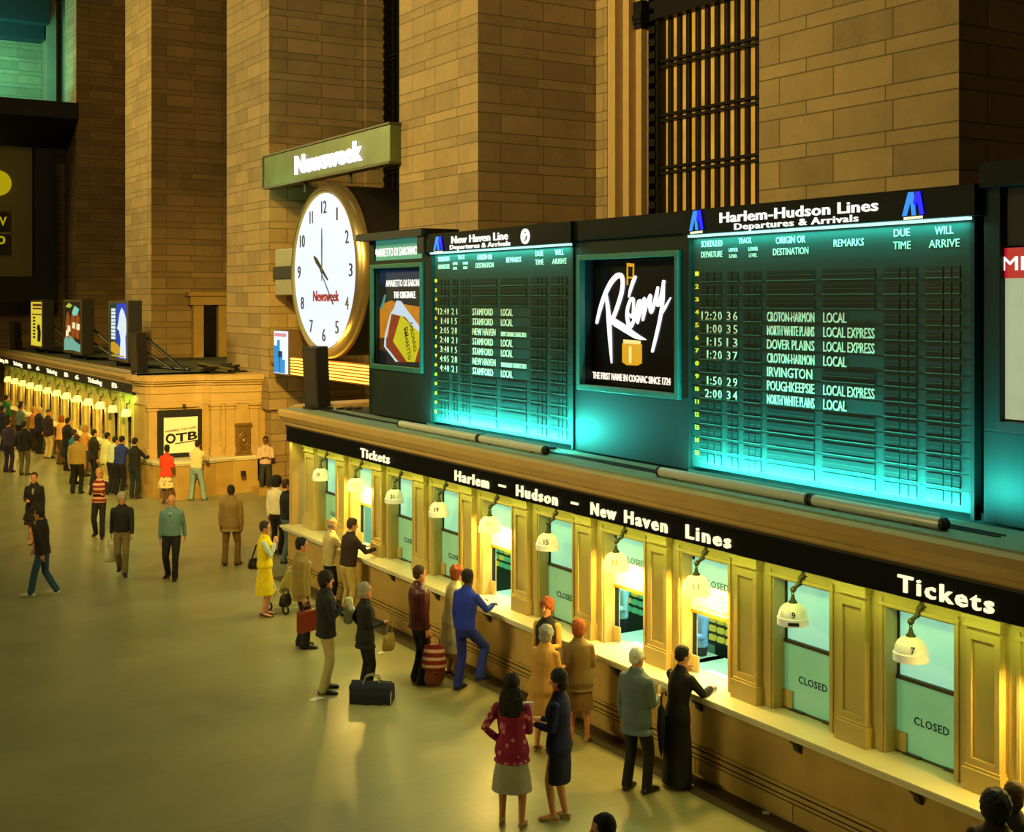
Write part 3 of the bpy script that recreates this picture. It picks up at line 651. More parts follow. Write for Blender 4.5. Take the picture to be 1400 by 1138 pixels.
for q in ((a1 + .28, a0 - .14, 4.42, 4.52), (a1 + .28, a0 - .14, 6.42, 6.5), (a1 + .28, a1 + .36, 4.52, 6.42), (a0 - .22, a0 - .14, 4.52, 6.42)): fr.box(BX - .05, BX + .05, *q)
part(fr, 'frame', mat('frame_green', '#2f6a60'), t, bevel=.008)
QX = BX + .14
part(MB().box(QX, QX + .04, a1 + .36, a0 - .22, 4.52, 6.42), 'poster', glow('ad_night', '#0a1018', 1.0, .5, 2), t)
K2 = lambda pts: [(500 + x / 4.21, 310 + y / 4.21) for x, y in pts]
b = MB()
b.poly(K2([(45, 250), (330, 255), (330, 330), (45, 330)]), QX, .004, 0)                          # dusk sky
b.poly(K2([(50, 500), (110, 440), (150, 425), (180, 440), (330, 465), (332, 600), (200, 640), (50, 650)]), QX, .005, 1)   # amber glass
b.poly(K2([(50, 640), (200, 640), (200, 700), (120, 720), (50, 700)]), QX, .006, 2)
b.poly(K2([(85, 470), (110, 390), (118, 398), (98, 475)]), QX, .008, 3)
b.poly(K2([(180, 425), (205, 430), (240, 480), (338, 610), (338, 650), (230, 520), (150, 500), (120, 640), (118, 690), (190, 778), (175, 778), (108, 690), (112, 630), (145, 500), (165, 470)]), QX, .012, 4)   # bottle edge highlight
b.poly(K2([(150, 505), (230, 520), (330, 650), (330, 780), (190, 780), (122, 690)]), QX, .009, 5)
b.poly(K2([(205, 510), (330, 625), (318, 668), (285, 780), (240, 778), (160, 660)]), QX, .014, 6)
part(b, 'printed_picture', [glow('ad_blue', '#0c2748', .8), glow('ad_amber', '#d88a1c', .75, .35, 4), glow('ad_brown', '#5a3414', .7, .3, 4), glow('ad_green', '#5fa888', .7), glow('ad_edge', '#cfe4f0', .9), glow('ad_red', '#a03a14', .7, .4, 5), glow('ad_yellow', '#d6cc1e', .85, .12, 5)], t)
b = MB()
for s_, (cx_, cy_), wd in (('DI', (228, 610), 12), ('SARONNO', (265, 640), 40), ('AMARETTO', (232, 680), 44)):
    p = at(500 + cx_ / 4.21, 310 + cy_ / 4.21, QX - .018); q = wd / 4.21 * .019
    g, fs = text_geo(s_, .005)
    d = Vector((0, -.32, -.95)) ; n_ = Vector((0, -.95, .32))
    b.add([p + d * ((v[0] - .5) * q * 3.2) + n_ * (v[1] * .13) + Vector((-v[2] * .004, 0, 0)) for v in g], fs)
part(b, 'label_lettering', INK, t)
part(MB().text('AMARETTO DI SARONNO', a0 - .5, a1 + .5, 6.06, .14, QX, .012).text('THE ORIGINALE.', a0 - .85, a1 + .85, 5.83, .14, QX, .012), 'poster_lettering', HEADT, t)

t = thing('advertising_cabinet', 'dark cabinet at the right edge with red MR. poster', 'advertisement', (11.3, 7.0, 3.5))
b = MB().box(BX + .02, BX + .7, 4.4, 8.5, 3.5, 4.45).box(BX + .02, BX + .7, 8.3, 8.5, 4.45, 7.0).box(BX + .2, BX + .7, 4.4, 8.3, 4.45, 7.0)
part(b, 'cabinet', CABINET, t, bevel=.01)
part(MB().box(BX - .1, BX + .7, 4.4, 8.46, 6.95, 7.2), 'header', mat('header_black', '#020605'), t)
part(MB().box(BX + .1, BX + .2, 4.4, 8.3, 6.35, 6.95).box(BX - .02, BX + .2, 4.4, 8.3, 4.45, 4.56), 'inner_frame', BLACK, t)
part(MB().box(BX + .1, BX + .14, 5.2, at(1366, 400, BX + .1).y, 4.58, 6.02), 'poster', glow('sandy_print', '#b9c49a', .75, .3, 1.3), t)
part(MB().box(BX + .09, BX + .14, 5.2, at(1366, 400, BX + .1).y, 6.02, 6.33), 'poster_header', glow('red_print', '#c01820', .85), t)
part(MB().text('MR.', at(1371, 350, BX + .09).y, at(1371, 350, BX + .09).y - .42, 6.1, .15, BX + .09, .012), 'poster_lettering', HEADT, t)

# reflectors with tubes lying along the roof edge
ALU = mat('reflector_metal', '#cfccba', .3, .35, .1)
for ya, yb, lab in ((12.75, 10.12, 'left metal reflector tube below the right-hand departure board'), (10.06, 8.3, 'right metal reflector tube below the right-hand departure board'), (20.13, 17.36, 'left metal reflector tube below the left-hand departure board'), (17.3, 15.43, 'right metal reflector tube below the left-hand departure board')):
    t = thing('strip_reflector', lab, 'light fixture', (10.16, (ya + yb) / 2, 3.52), 'strip reflectors along the booth roof')
    part(MB().prism([(10.16 + .062 * math.cos(a), 3.59 + .062 * math.sin(a)) for a in [R(x) for x in range(20, 341, 20)]], 'y', yb, ya), 'reflector', ALU, t)
    part(MB().lathe([(.068, 0), (.068, .04), (.04, .07)], (10.16, ya - .02, 3.59), 14, 'y').lathe([(.04, -.07), (.068, -.04), (.068, 0)], (10.16, yb + .02, 3.59), 14, 'y'), 'end_cap', DARK, t)
    part(MB().box(10.12, 10.2, yb + .3, yb + .36, 3.515, 3.56).box(10.12, 10.2, ya - .36, ya - .3, 3.515, 3.56), 'foot', DARK, t)
for sh, lab in ((0, 'bare teal tubes at the foot of the right-hand departure board'), (7.33, 'bare teal tubes at the foot of the left-hand departure board')):
    t = thing('tube_light', lab, 'light fixture', (10.75, 10.9 + sh, 3.5), 'tube lights at the foot of the boards')
    part(MB().box(10.7, 10.82, 8.8 + sh, 12.95 + sh, 3.505, 3.525), 'tray', DARK, t)
    b = MB()
    for ya in (8.85, 10.95): b.lathe([(.018, 0), (.018, 1.95)], (10.76, ya + sh, 3.545), 10, 'y')
    part(b, 'tube', glow('green_tube', '#3fa88c', .5), t)
def speaker(p, h, w, lab, tilt=R(-4)):
    t = thing('loudspeaker', lab, 'loudspeaker', p, 'loudspeaker columns on the booth roofs')
    b = MB().box(-w / 2, w / 2, -w / 2, w / 2, .04, h)
    o = part(b, 'cabinet', mat('speaker_black', '#15120f', .6), t, bevel=.01); o.location = (0, 0, 0); o.rotation_euler = (0, tilt, R(25))
    o = part(MB().box(-w / 2 - .012, -w / 2, -w / 2 + .03, w / 2 - .03, .1, h - .06), 'grille', mat('speaker_grille', '#2a221a', .9, 0, .4, 60), t); o.location = (0, 0, 0); o.rotation_euler = (0, tilt, R(25))
    o = part(MB().box(-w / 2 - .05, w / 2 + .05, -w / 2 - .05, w / 2 + .05, 0, .04), 'foot', DARK, t); o.location = (0, 0, 0)
speaker((10.42, 24.45, 3.525), 1.3, .38, 'tilted black loudspeaker column on the near booth roof corner')
# cables and clutter on the near roof
for k in range(3):
    pts = [(10.35 + .05 * k + .04 * math.sin(y * 1.3 + k), y, 3.53) for y in [Y0 + 3.5 + j * .5 for j in range(34)]]
    tag(MB().tube(pts, .011, 6).build('cable', BLACK), ['black cable nearest the roof edge', 'middle black cable along the roof edge', 'black cable nearest the boards'][k] + ' on the near booth', 'cable', 'cables on the near booth roof')
for k in range(6):
    y = 24.3 - k * .22; a = rnd.random() * 3
    tag(MB().box(-.25, .25, -.03, .03, 0, .05).build('scrap_batten', BRONZE, loc=(10.95 + .12 * k, y, 3.5 + .01 * k)), 'dark scrap batten lying behind the loudspeaker on the near roof', 'batten', 'scrap battens on the near roof').rotation_euler = (0, 0, a)

struct(MB().box(9.6, 9.98, Y0, Y1, 0, .006), 'base_shade_strip', mat('floor_base_shade', '#4d3f28', .5, 0, .2, 3))  # thin dark strip, shade along the booth base put into colour

# ------------------------------------------------------------------ great clock and sign in the bay between two piers
CY, CZ, CXX = 31.38, 6.58, 13.5
t = thing('clock', 'huge round white clock reading nine o\'clock hung in the bay between piers', 'clock', (15, CY, CZ))
part(MB().lathe([(.1, 3.4), (2.28, 3.4), (2.3, .25), (2.25, .2), (.1, .2)], (CXX, CY, CZ), 64, 'x'), 'drum', mat('drum_black', '#191310', .6, .2, .3, 3), t, smooth=True)
part(MB().lathe([(2.1, .16), (2.1, .02), (2.16, -.02), (2.26, .02), (2.36, .14), (2.37, .3), (2.2, .3)], (CXX, CY, CZ), 72, 'x', 0, True), 'rim', mat('brass_rim', '#b7a27a', .28, .85, .12, 2), t, smooth=True)
part(MB().lathe([(2.085, .03), (2.125, .0), (2.125, .06), (2.085, .06)], (CXX, CY, CZ), 64, 'x', 0, True), 'inner_ring', glow('gold_ring', '#d8c04a', .5), t, smooth=True)
part(MB().lathe([(.001, .06), (2.1, .06), (2.1, .1), (.001, .1)], (CXX, CY, CZ), 64, 'x'), 'face', glow('clock_face', '#e4edff', 1.12), t)
NUMI = mat('clock_numeral', '#25281a', .5, 0, 0)
fx = CXX + .055
for k in range(1, 13):
    a = 2 * math.pi * k / 12; yy = CY - 1.72 * math.sin(a); zz = CZ + 1.72 * math.cos(a)
    wd = .34 if k >= 10 else .2; wd = .06 if k == 1 else wd
    if k == 11: wd = .2
    part(MB().text(str(k), yy + wd / 2, yy - wd / 2, zz - .18, .36, fx, .02, 0, -.004), 'numeral', NUMI if k != 4 else mat('clock_numeral_olive', '#5e5a1c', .5), t)
def hand(ang, l0, l1, w0, w1, name, m, x):
    d = Vector((0, -math.sin(ang), math.cos(ang))); n_ = Vector((0, math.cos(ang), math.sin(ang))); c = Vector((x, CY, CZ - .02))
    a = [c - d * l0 + n_ * w0 * .3, c + d * (l1 * .7) + n_ * w0, c + d * l1 + n_ * w1, c + d * l1 - n_ * w1, c + d * (l1 * .7) - n_ * w0, c - d * l0 - n_ * w0 * .3]
    vs = a + [p - Vector((.02, 0, 0)) for p in a]; N = 6
    part(MB().add(vs, [tuple(range(N)), tuple(range(N, 2*N))[::-1]] + [(i, (i+1) % N, N + (i+1) % N, N + i) for i in range(N)]), name, m, t)
HAND = mat('clock_hand', '#3a3312', .4, .3)
hand(R(-55), .4, .72, .07, .03, 'hour_hand', HAND, fx - .03)
hand(R(0), .25, 1.15, .03, .012, 'minute_hand', mat('clock_hand_green', '#56643a', .4, .3), fx - .06)
hand(R(137), .1, 1.2, .012, .02, 'second_hand', mat('second_hand', '#2d352a', .4), fx - .09)
part(MB().text('Newsweek', CY + .72, CY - .98, CZ - .82, .3, fx, .02, 0, .01), 'lettering', mat('clock_red', '#7a1c12', .5), t)

t = thing('illuminated_sign', 'long green bronze sign with white lit lettering above the clock', 'sign', (CXX, 31.4, 9.1))
part(MB().box(CXX, CXX + .3, 27.3, 35.75, 9.13, 10.03), 'panel', mat('sign_verdigris', '#56623a', .4, .4, .45, 1.2), t, bevel=.02)
part(MB().box(CXX - .04, CXX + .3, 27.28, 35.78, 9.08, 9.13).box(CXX - .04, CXX + .3, 27.28, 35.78, 10.03, 10.08).box(CXX - .04, CXX + .3, 35.72, 35.8, 9.13, 10.03), 'edge_trim', BRONZE, t)
part(MB().text('Newsweek', at(405, 220, CXX).y, at(496, 220, CXX).y, 9.32, .52, CXX, .06, 0, .024), 'lettering', glow('white_neon_letter', '#fff4fb', 1.8), t)
part(MB().tube([(CXX + .15, 29.9, 9.1), (CXX + .15, 29.9, 8.8)], .05).tube([(CXX + .15, 32.9, 9.1), (CXX + .15, 32.9, 8.8)], .05), 'hanger', DARK, t)
area('clock_up_light', (12.6, 31.4, 4.3), (13.6, 31.4, 5.2), 3, .15, 60, (1, .5, .08), 170)
area('sign_green_wash', (12.7, 34.5, 8.9), (13.5, 34.7, 9.5), 1.5, .1, 16, (.3, 1, .6))

t = thing('neon_band', 'band of six glowing amber tubes below the clock', 'light', (13.9, 31, 3.75))
part(MB().box(13.75, 13.95, 27.42, 34.2, 3.62, 4.16).box(13.84, 13.92, 27.36, 36.07, 3.86, 3.94), 'backing', mat('neon_backing', '#7a4206', .6), t)
for k in range(6):
    z = 3.68 + k * .085
    part(MB().lathe([(.022, 0), (.022, 6.6)], (13.72, 27.55, z), 8, 'y'), 'tube', glow('amber_tube', '#ffcf48', 3.2 if k in (0, 3, 5) else 1.7), t)
t = thing('poster_lightbox', 'small lit blue skyline poster on the pier left of amber tubes', 'lit poster', (13.8, 34.9, 3.6))
part(MB().box(13.72, 14.2, 34.3, 35.46, 3.6, 4.92), 'cabinet', mat('poster_box_brown', '#5c4426', .6), t, bevel=.01)
b = MB().box(13.7, 13.72, 34.36, 35.42, 3.64, 4.88, 0)
for q, (ya, yb, z1) in enumerate(((35.4, 35.15, 4.45), (35.15, 34.95, 4.62), (34.95, 34.75, 4.3), (34.75, 34.55, 4.05))): b.box(13.69, 13.7, ya, yb, 3.66, z1, 1)
b.box(13.685, 13.69, 35.05, 34.75, 4.12, 4.3, 2).box(13.685, 13.69, 34.96, 34.92, 3.7, 4.3, 2).box(13.69, 13.7, 35.35, 34.45, 4.72, 4.82, 3)
part(b, 'poster', [glow('poster_white', '#e8f4ff', 1.1), glow('poster_blue', '#2a9ae0', .9), glow('poster_navy', '#0c3a66', .7), glow('poster_pink', '#f09aa0', .9)], t)
t = thing('wall_box', 'grey two-part metal box left of the clock rim', 'box', (13.95, 35.3, 5.9))
part(MB().box(13.9, 14.4, 33.6, 35.85, 6.78, 7.3).box(13.9, 14.4, 33.6, 35.85, 5.94, 6.42), 'casing', mat('grey_casing', '#a9a894', .4, .5), t, bevel=.02)
part(MB().box(13.85, 14.4, 33.6, 35.9, 6.42, 6.78), 'dark_band', BLACK, t)

# ------------------------------------------------------------------ far ticket booth with its betting counter
DX, ZS = .5, 1.015
FY0, FY1 = 38.6, 62.0
booth2 = thing('ticket_booth', 'far marble ticket booth with the betting poster and crowded lit counter', 'ticket booth', (10.3, 50, 0))
WC2 = [40.12 + PITCH * k for k in range(13)]
booth(booth2, FY0, FY1, DX, ZS, WC2)
part(MB().box(9.80 + DX, 10.5 + DX, FY0, FY1, 1.055, 1.107), 'counter', COUNTER, booth2)
p1 = part(pilaster_mb(WC2[0] - PITCH / 2, DX, ZS), 'pilaster', CREAM, booth2)
for k in range(1, 14):
    c = p1.copy(); C.objects.link(c); c.parent = booth2; c.location.y += PITCH * k
part(MB().box(10.3, WX, 37.6, FY1, 3.42, 3.55), 'roof', ROOF, booth2)
part(MB().box(9.95 + DX, 10.4, 38.3, FY1, 3.53, 3.58), 'roof_edge', mat('roof_edge_stone', '#7f8a70'), booth2)
t = thing('sign_band', 'dark sign band with small lit letters on the far booth', 'sign', (9.95 + DX, 50, 2.9))
part(MB().box(9.93 + DX, 10.3 + DX, 38.35, FY1, 2.9, 3.21), 'band', mat('sign_band_brown', '#241d12', .5), t)
for k, (xc, wd, s_) in enumerate(((157, 7, 'B'), (130, 19, 'Ticketing'), (105.5, 5, '6'), (91, 5, 'B'), (71, 14, 'Ticketing'), (52, 4.5, '6'), (40.5, 4, 'B'), (24.5, 12, 'Ticketing'), (9.5, 4, 'B'), (3, 6, 'Betting'))):
    ya, yb = at(xc - wd / 2, 520, 9.93 + DX).y, at(xc + wd / 2, 520, 9.93 + DX).y
    part(MB().text(s_, ya, yb, 2.99, .16, 9.93 + DX, .02, 0, .02), 'lettering', LETTER, t)
POSN = ['nearest to the betting poster', 'second from the betting poster', 'third from the betting poster', 'fourth from the betting poster', 'fifth from the betting poster', 'sixth from the betting poster', 'seventh from the betting poster', 'eighth from the betting poster', 'ninth from the betting poster', 'tenth from the betting poster', 'eleventh from the betting poster', 'twelfth from the betting poster', 'last lamp at the left edge']
w0 = None
for k, yc in enumerate(WC2):
    lit = k >= 2
    lab = ('lit' if lit else 'unlit') + ' milk glass lamp of the far counter, ' + POSN[k]
    if k in (0, 2): src = l0 = lamp(yc - .02, 10.12 + DX, 2.13, lit, '', lab, 'counter lamps of the far booth', 30)
    else: copy_tree(l0, (10.12 + DX, yc - .02, 2.13), lab)
    lab = 'dark-paned window of the far booth, ' + POSN[k].replace('last lamp', 'last window')
    X = 10.42 + DX
    if k == 0:
        w0 = thing('ticket_window', lab, 'ticket window', (X, yc, 1.1), 'ticket windows of the far booth')
        fr = MB()
        for s in (-1, 1): fr.box(X - .2, X + .06, yc + s * .2, yc + s * .6, 1.1, 2.9)
        fr.box(X - .2, X + .06, yc - .2, yc + .2, 2.2, 2.9)
        part(fr, 'frame', CREAM, w0); part(MB().box(X - .19, X - .17, yc - .22, yc + .22, 1.1, 2.2), 'pane', DARKGLASS, w0)
    else: copy_tree(w0, (X, yc, 1.1), lab)
area('far_booth_green_tube', (10.25, 39.6, 2.88), (10.5, 39.6, 2.0), 2.5, .1, 26, (.6, 1, .12))
area('far_booth_sign_tube', (10.25, 50, 2.86), (10.6, 50, 1.8), 20, .05, 40, (.7, 1, .12))

# curved betting end of the far booth
def curve_wall(pts, z0, z1, thick=None):
    n = len(pts)
    return [(x, y) for x, y in pts]
OTB = [(10.45, 38.6), (10.45, 37.9), (10.48, 37.5), (10.58, 37.28), (10.75, 37.28), (11.9, 37.28), (12.1, 37.22), (12.25, 37.05), (12.3, 36.95), (13.7, 36.75), (WX, 36.75), (WX, 38.6)]
part(MB().prism(OTB, 'z', 1.0, 3.0), 'end_wall', CREAM2, booth2)
def grow(pts, d): return [(x - d * .3 if i < 3 else x, y - d if i > 1 and i < 11 else y) if i not in (0, 1) else (x - d, y) for i, (x, y) in enumerate(pts)]
b = MB()
for d, z0, z1 in ((.04, 2.66, 2.74), (.02, 2.74, 3.0), (.06, 3.0, 3.1), (.05, 3.1, 3.24), (.12, 3.24, 3.32), (.2, 3.32, 3.38), (.26, 3.38, 3.52), (.22, 3.52, 3.55)): b.prism(grow(OTB, d), 'z', z0, z1)
part(b, 'end_cornice', CORN, booth2, bevel=.012)
CNT = [(10.32, 39.0), (10.34, 38.0), (10.36, 37.3), (10.44, 36.7), (10.62, 36.25), (11.0, 36.02), (11.5, 36.02), (11.9, 36.15), (12.3, 36.33), (12.9, 36.45), (13.66, 36.4), (13.66, 37.2), (10.5, 39.0)]
def inset(pts, d):
    c = Vector((11.8, 38.2)); out = []
    for x, y in pts:
        v = Vector((x, y)) - c; out.append(tuple(c + v * (1 - d / v.length)))
    return out
part(MB().prism(CNT, 'z', 1.03, 1.1).prism(inset(CNT, .04), 'z', .98, 1.03), 'end_counter', COUNTER, booth2, bevel=.01)
part(MB().prism(inset(CNT, .1), 'z', .0, .98).prism(inset(CNT, .05), 'z', 0, .3).prism(inset(CNT, .08), 'z', .3, .34), 'end_base', CREAM2, booth2)
for xa, xb, y in ((10.5, 10.76, 37.25), (12.28, 12.55, 36.92), (12.72, 12.98, 36.86), (13.44, 13.7, 36.76)):
    b = MB().box(xa, xb, y - .06, y + .2, 1.1, 2.6).box(xa - .03, xb + .03, y - .1, y + .2, 1.1, 1.36).box(xa - .03, xb + .03, y - .09, y + .2, 2.5, 2.56).box(xa - .04, xb + .04, y - .11, y + .2, 2.6, 2.66)
    part(b, 'end_pilaster', CORN, booth2, bevel=.01)
b = MB().box(10.72, 12.15, 37.2, 37.3, 2.58, 2.72).box(10.72, 10.8, 37.18, 37.3, 1.1, 2.58).box(12.05, 12.13, 37.18, 37.3, 1.1, 2.58)
part(b, 'poster_surround', CORN, booth2, bevel=.008)
part(MB().box(11.5, 11.58, 37.1, 37.2, 2.6, 2.68), 'fixing_block', BRONZE, booth2)
part(MB().box(13.0, 13.12, 36.2, 36.32, .52, .68), 'socket_plate', BLACK, booth2)
t = thing('betting_poster', 'white betting poster in black frame above the curved counter', 'poster', (11.4, 37.2, 1.12))
part(MB().box(10.74, 12.08, 37.12, 37.2, 1.12, 2.52), 'frame', BLACK, t, bevel=.01)
part(MB().box(10.92, 11.94, 37.1, 37.12, 1.24, 2.3), 'sheet', mat('poster_paper', '#e8e2cc', .7, 0, .04), t)
def tilt_text(s_, x0, x1, z, cap, bold):
    return MB().text_y(s_, x0, x1, z, cap, 37.1, .006, 0, bold, .09 * (x1 - x0))
b = MB(); b.lathe([(.085, 0), (.15, 0), (.15, .006), (.085, .006)], (11.12, 37.092, 1.68), 24, 'y', 0, True)
g = tilt_text('TB', 11.27, 11.93, 1.57, .25, .03); b.add(g.v, g.f)
part(b, 'lettering', INK, t)
part(tilt_text('WINNING YOU OVER.', 10.95, 11.9, 1.86, .07, .012), 'slogan_lettering', INK, t)
part(MB().prism([(11.25, 1.53), (11.92, 1.6), (11.92, 1.575), (11.25, 1.505)], 'y', 37.094, 37.1), 'underline', INK, t)
PLQ = mat('plaque_bronze', '#8a6a34', .4, .5, .4, 14)
t = thing('bronze_plaque', 'ornate bronze wall fountain on the far booth beside the pier', 'plaque', (13.2, 36.75, 1.1))
b = MB().box(13.0, 13.42, 36.6, 36.8, 1.12, 2.0).box(12.97, 13.45, 36.56, 36.8, 1.98, 2.06).box(12.97, 13.45, 36.56, 36.8, 1.1, 1.16)
part(b, 'panel', PLQ, t, bevel=.015)
b = MB()
for r in (.17, .12): b.tube([(13.21 + r * math.cos(a), 36.58, 1.55 + r * 1.5 * math.sin(a)) for a in [2 * math.pi * q / 20 for q in range(20)]], .02, 8, 0, True)
b.lathe([(.01, -.06), (.06, -.03), (.05, .02), (.01, .05)], (13.21, 36.58, 1.55), 12, 'y')
part(b, 'relief', PLQ, t, smooth=True)
struct(MB().box(13.3, 14.5, 35.6, 36.2, 0, .2), 'trim_3', CREAM2)

# lit poster boxes, loudspeakers and clutter on the far roof
def lightbox(px, X, lab, paint):
    l, r, tp, bt = px
    A, Bq = at(l, tp, X), at(r, bt, X); ya, yb, z1, z0 = A.y, Bq.y, A.z, Bq.z
    t = thing('poster_lightbox', lab, 'lit poster', (X + .2, (ya + yb) / 2, 3.55), 'lit poster boxes on the far roof')
    part(MB().box(X, X + .45, yb - .1, ya + .1, z0 - .1, z1 + .1), 'cabinet', DARK, t, bevel=.02)
    fr = MB()
    for q in ((yb - .08, ya + .08, z0 - .08, z0), (yb - .08, ya + .08, z1, z1 + .08), (yb - .08, yb, z0, z1), (ya, ya + .08, z0, z1)): fr.box(X - .03, X, *q)
    part(fr, 'frame', mat('lightbox_frame', '#6d5f45', .4, .5), t)
    b = MB(); ms = paint(b, lambda u, v: (ya + (yb - ya) * u, z0 + (z1 - z0) * v), X)
    part(b, 'poster', ms, t)
    s = MB()
    for yy in (yb + .2, ya - .2):
        s.tube([(X + .2, yy, 3.55), (X + .2, yy, z0)], .04)
    s.tube([(X + .4, yb + .1, z0 + .9), (X + 1.2, yb - 2.2, 3.58)], .05).tube([(X + .4, yb + .1, z0 + .4), (X + 1.0, yb - 1.6, 3.58)], .045).tube([(X + .3, ya, 3.6), (X + 1.3, yb - 2.4, 3.6)], .05)
    part(s, 'bracing', DARK, t)
    return t
def rect(b, q, X, u0, u1, v0, v1, slot, layer=1):
    (y0, z0), (y1, z1) = q(u0, v0), q(u1, v1); b.box(X - .006 * layer - .01, X - .01, y1, y0, z0, z1, slot)
def blob(b, q, X, pts, slot, layer=2):
    a = [q(u, v) for u, v in pts]; n = len(a); x = X - .006 * layer - .01
    vs = [(x, y, z) for y, z in a] + [(X - .008, y, z) for y, z in a]
    b.add(vs, [tuple(range(n)), tuple(range(n, 2*n))[::-1]] + [(i, (i+1) % n, n + (i+1) % n, n + i) for i in range(n)], slot)
def paint_a(b, q, X):
    rect(b, q, X, 0, 1, 0, 1, 0); rect(b, q, X, .15, .95, .9, .96, 1, 2); rect(b, q, X, .15, .95, .83, .87, 1, 2); rect(b, q, X, .1, .95, .7, .73, 1, 2)
    for k in range(7): rect(b, q, X, .18, .4, .62 - k * .075, .66 - k * .075, 2, 2)
    blob(b, q, X, [(.6, .1), (.62, .35), (.52, .4), (.62, .48), (.72, .5), (.82, .46), (.9, .3), (.85, .1)], 2, 2)
    return [glow('film_yellow', '#e8d43c', .9, .2), glow('film_rust', '#7a3c14', .6), glow('film_dark', '#1d2412', .5)]
def paint_b(b, q, X):
    rect(b, q, X, 0, 1, 0, 1, 0)
    blob(b, q, X, [(0, .0), (.5, .02), (1, .0), (1, .14), (.7, .2), (.35, .32), (.1, .3), (0, .2)], 1)
    for u in (.15, .45, .72): blob(b, q, X, [(u, .28), (u - .06, .5), (u + .02, .75), (u + .1, .8), (u + .2, .7), (u + .2, .45), (u + .18, .25)], 2, 3)
    for u, v in ((.3, .45), (.6, .52), (.85, .5), (.2, .35)): blob(b, q, X, [(u - .08, v - .05), (u + .08, v - .06), (u + .09, v + .06), (u - .06, v + .07)], 3, 4)
    blob(b, q, X, [(.1, .9), (.3, .98), (.5, .93), (.35, .88)], 4, 4); blob(b, q, X, [(.5, .78), (.65, .92), (.9, .86), (.8, .74), (.6, .72)], 5, 4)
    return [glow('film_brown', '#2c1608', .6, .5), glow('film_teal', '#7fbfa8', .8), glow('film_orange', '#a8561a', .7, .4), glow('film_cream', '#ffe0a8', 1.1), glow('film_lime', '#b8d84a', .8), glow('film_mint', '#8fe0c8', .8)]
def paint_c(b, q, X):
    rect(b, q, X, 0, 1, 0, 1, 0); rect(b, q, X, 0, .42, 0, 1, 1, 2)
    for k in range(9): rect(b, q, X, .12, .36, .86 - k * .065, .91 - k * .065, 2, 3)
    blob(b, q, X, [(.62, .02), (.95, .02), (.92, .4), (1, .5), (.96, .72), (.85, .85), (.72, .92), (.62, .82), (.52, .6), (.46, .55), (.6, .5), (.68, .35)], 2, 4)
    blob(b, q, X, [(.12, .12), (.12, .28), (.3, .3), (.5, .24), (.62, .2), (.65, .1), (.4, .07)], 3, 5); rect(b, q, X, .15, .9, .03, .06, 3, 5)
    return [glow('film_blue', '#1846c8', .85, .25), glow('film_green', '#123c2c', .7), glow('film_white', '#dfeef2', 1.0), glow('film_ochre', '#d8a81c', .85)]
lightbox((43, 58, 413, 474), 11.0, 'leftmost lit poster box on the far roof, yellow print', paint_a)
lightbox((88.5, 111, 413, 482), 11.0, 'middle lit poster box on the far roof, brown and teal print', paint_b)
lightbox((150.5, 174, 415, 492), 11.0, 'rightmost lit poster box on the far roof, blue and green print', paint_c)
speaker((10.62, 38.6, 3.55), 1.25, .36, 'brown loudspeaker column on the corner of the far booth roof')
speaker((10.9, 59.5, 3.55), 1.25, .36, 'black loudspeaker column at the far left of the far roof')
for k in range(14):
    o = tag(MB().box(-.5, .5, -.05, .05, 0, .07).build('scrap_batten', DARK if k % 3 else BRONZE, loc=(12.3 + rnd.random() * 1.3, 37.1 + rnd.random() * 1.1, 3.56 + .05 * (k % 5))), 'scrap batten in the loose pile on the far booth roof by the pier', 'batten', 'scrap pile on the far booth roof'); o.rotation_euler = (rnd.uniform(-.15, .15), rnd.uniform(-.2, .2), rnd.random() * 3)
DRS = struct(MB().box(15.35, 15.75, 48.2, 48.55, 3.55, 5.6).box(16.35, 16.75, 48.2, 48.55, 3.55, 5.6).box(15.2, 16.9, 48.1, 48.55, 5.6, 5.95).box(15.1, 17.0, 48.0, 48.55, 5.95, 6.1), 'door_1', CREAM2)
MB().box(15.75, 16.35, 48.45, 48.55, 3.55, 5.6).build('door_leaf', DARKGLASS, DRS)

# ------------------------------------------------------------------ people
TMP = bpy.data.scenes.new('workbench')
def eloft(mb, pts, rad, lat=(1, 0, 0), n=12, cap=.6, flat=False):
    pts = [Vector(p) for p in pts]; lat = Vector(lat); N = len(pts)
    rad = [r if isinstance(r, tuple) else (r, r) for r in rad]
    t0 = (pts[1] - pts[0]).normalized(); t1 = (pts[-1] - pts[-2]).normalized()
    m0, m1 = min(rad[0]), min(rad[-1])
    P = [pts[0] - t0 * m0 * .75, pts[0] - t0 * m0 * .45] + pts + [pts[-1] + t1 * m1 * .45, pts[-1] + t1 * m1 * .75]
    Q = [(rad[0][0] * .45, rad[0][1] * .45), (rad[0][0] * .82, rad[0][1] * .82)] + rad + [(rad[-1][0] * .82, rad[-1][1] * .82), (rad[-1][0] * .45, rad[-1][1] * .45)]
    if not cap: P, Q = pts, rad
    if flat: P, Q = P[2:], Q[2:]
    vs = []; M = len(P)
    for i, p in enumerate(P):
        t = (P[min(i+1, M-1)] - P[max(i-1, 0)]).normalized()
        a = lat - t * lat.dot(t)
        a = a.normalized() if a.length > 1e-4 else t.orthogonal().normalized()
        b = t.cross(a)
        for k in range(n):
            w = 2 * math.pi * k / n; vs.append(p + a * Q[i][0] * math.cos(w) + b * Q[i][1] * math.sin(w))
    fs = [(i*n + k, i*n + (k+1) % n, (i+1)*n + (k+1) % n, (i+1)*n + k) for i in range(M - 1) for k in range(n)]
    fs += [tuple(range(n))[::-1], tuple(range((M-1)*n, M*n))]
    mb.add(vs, fs)
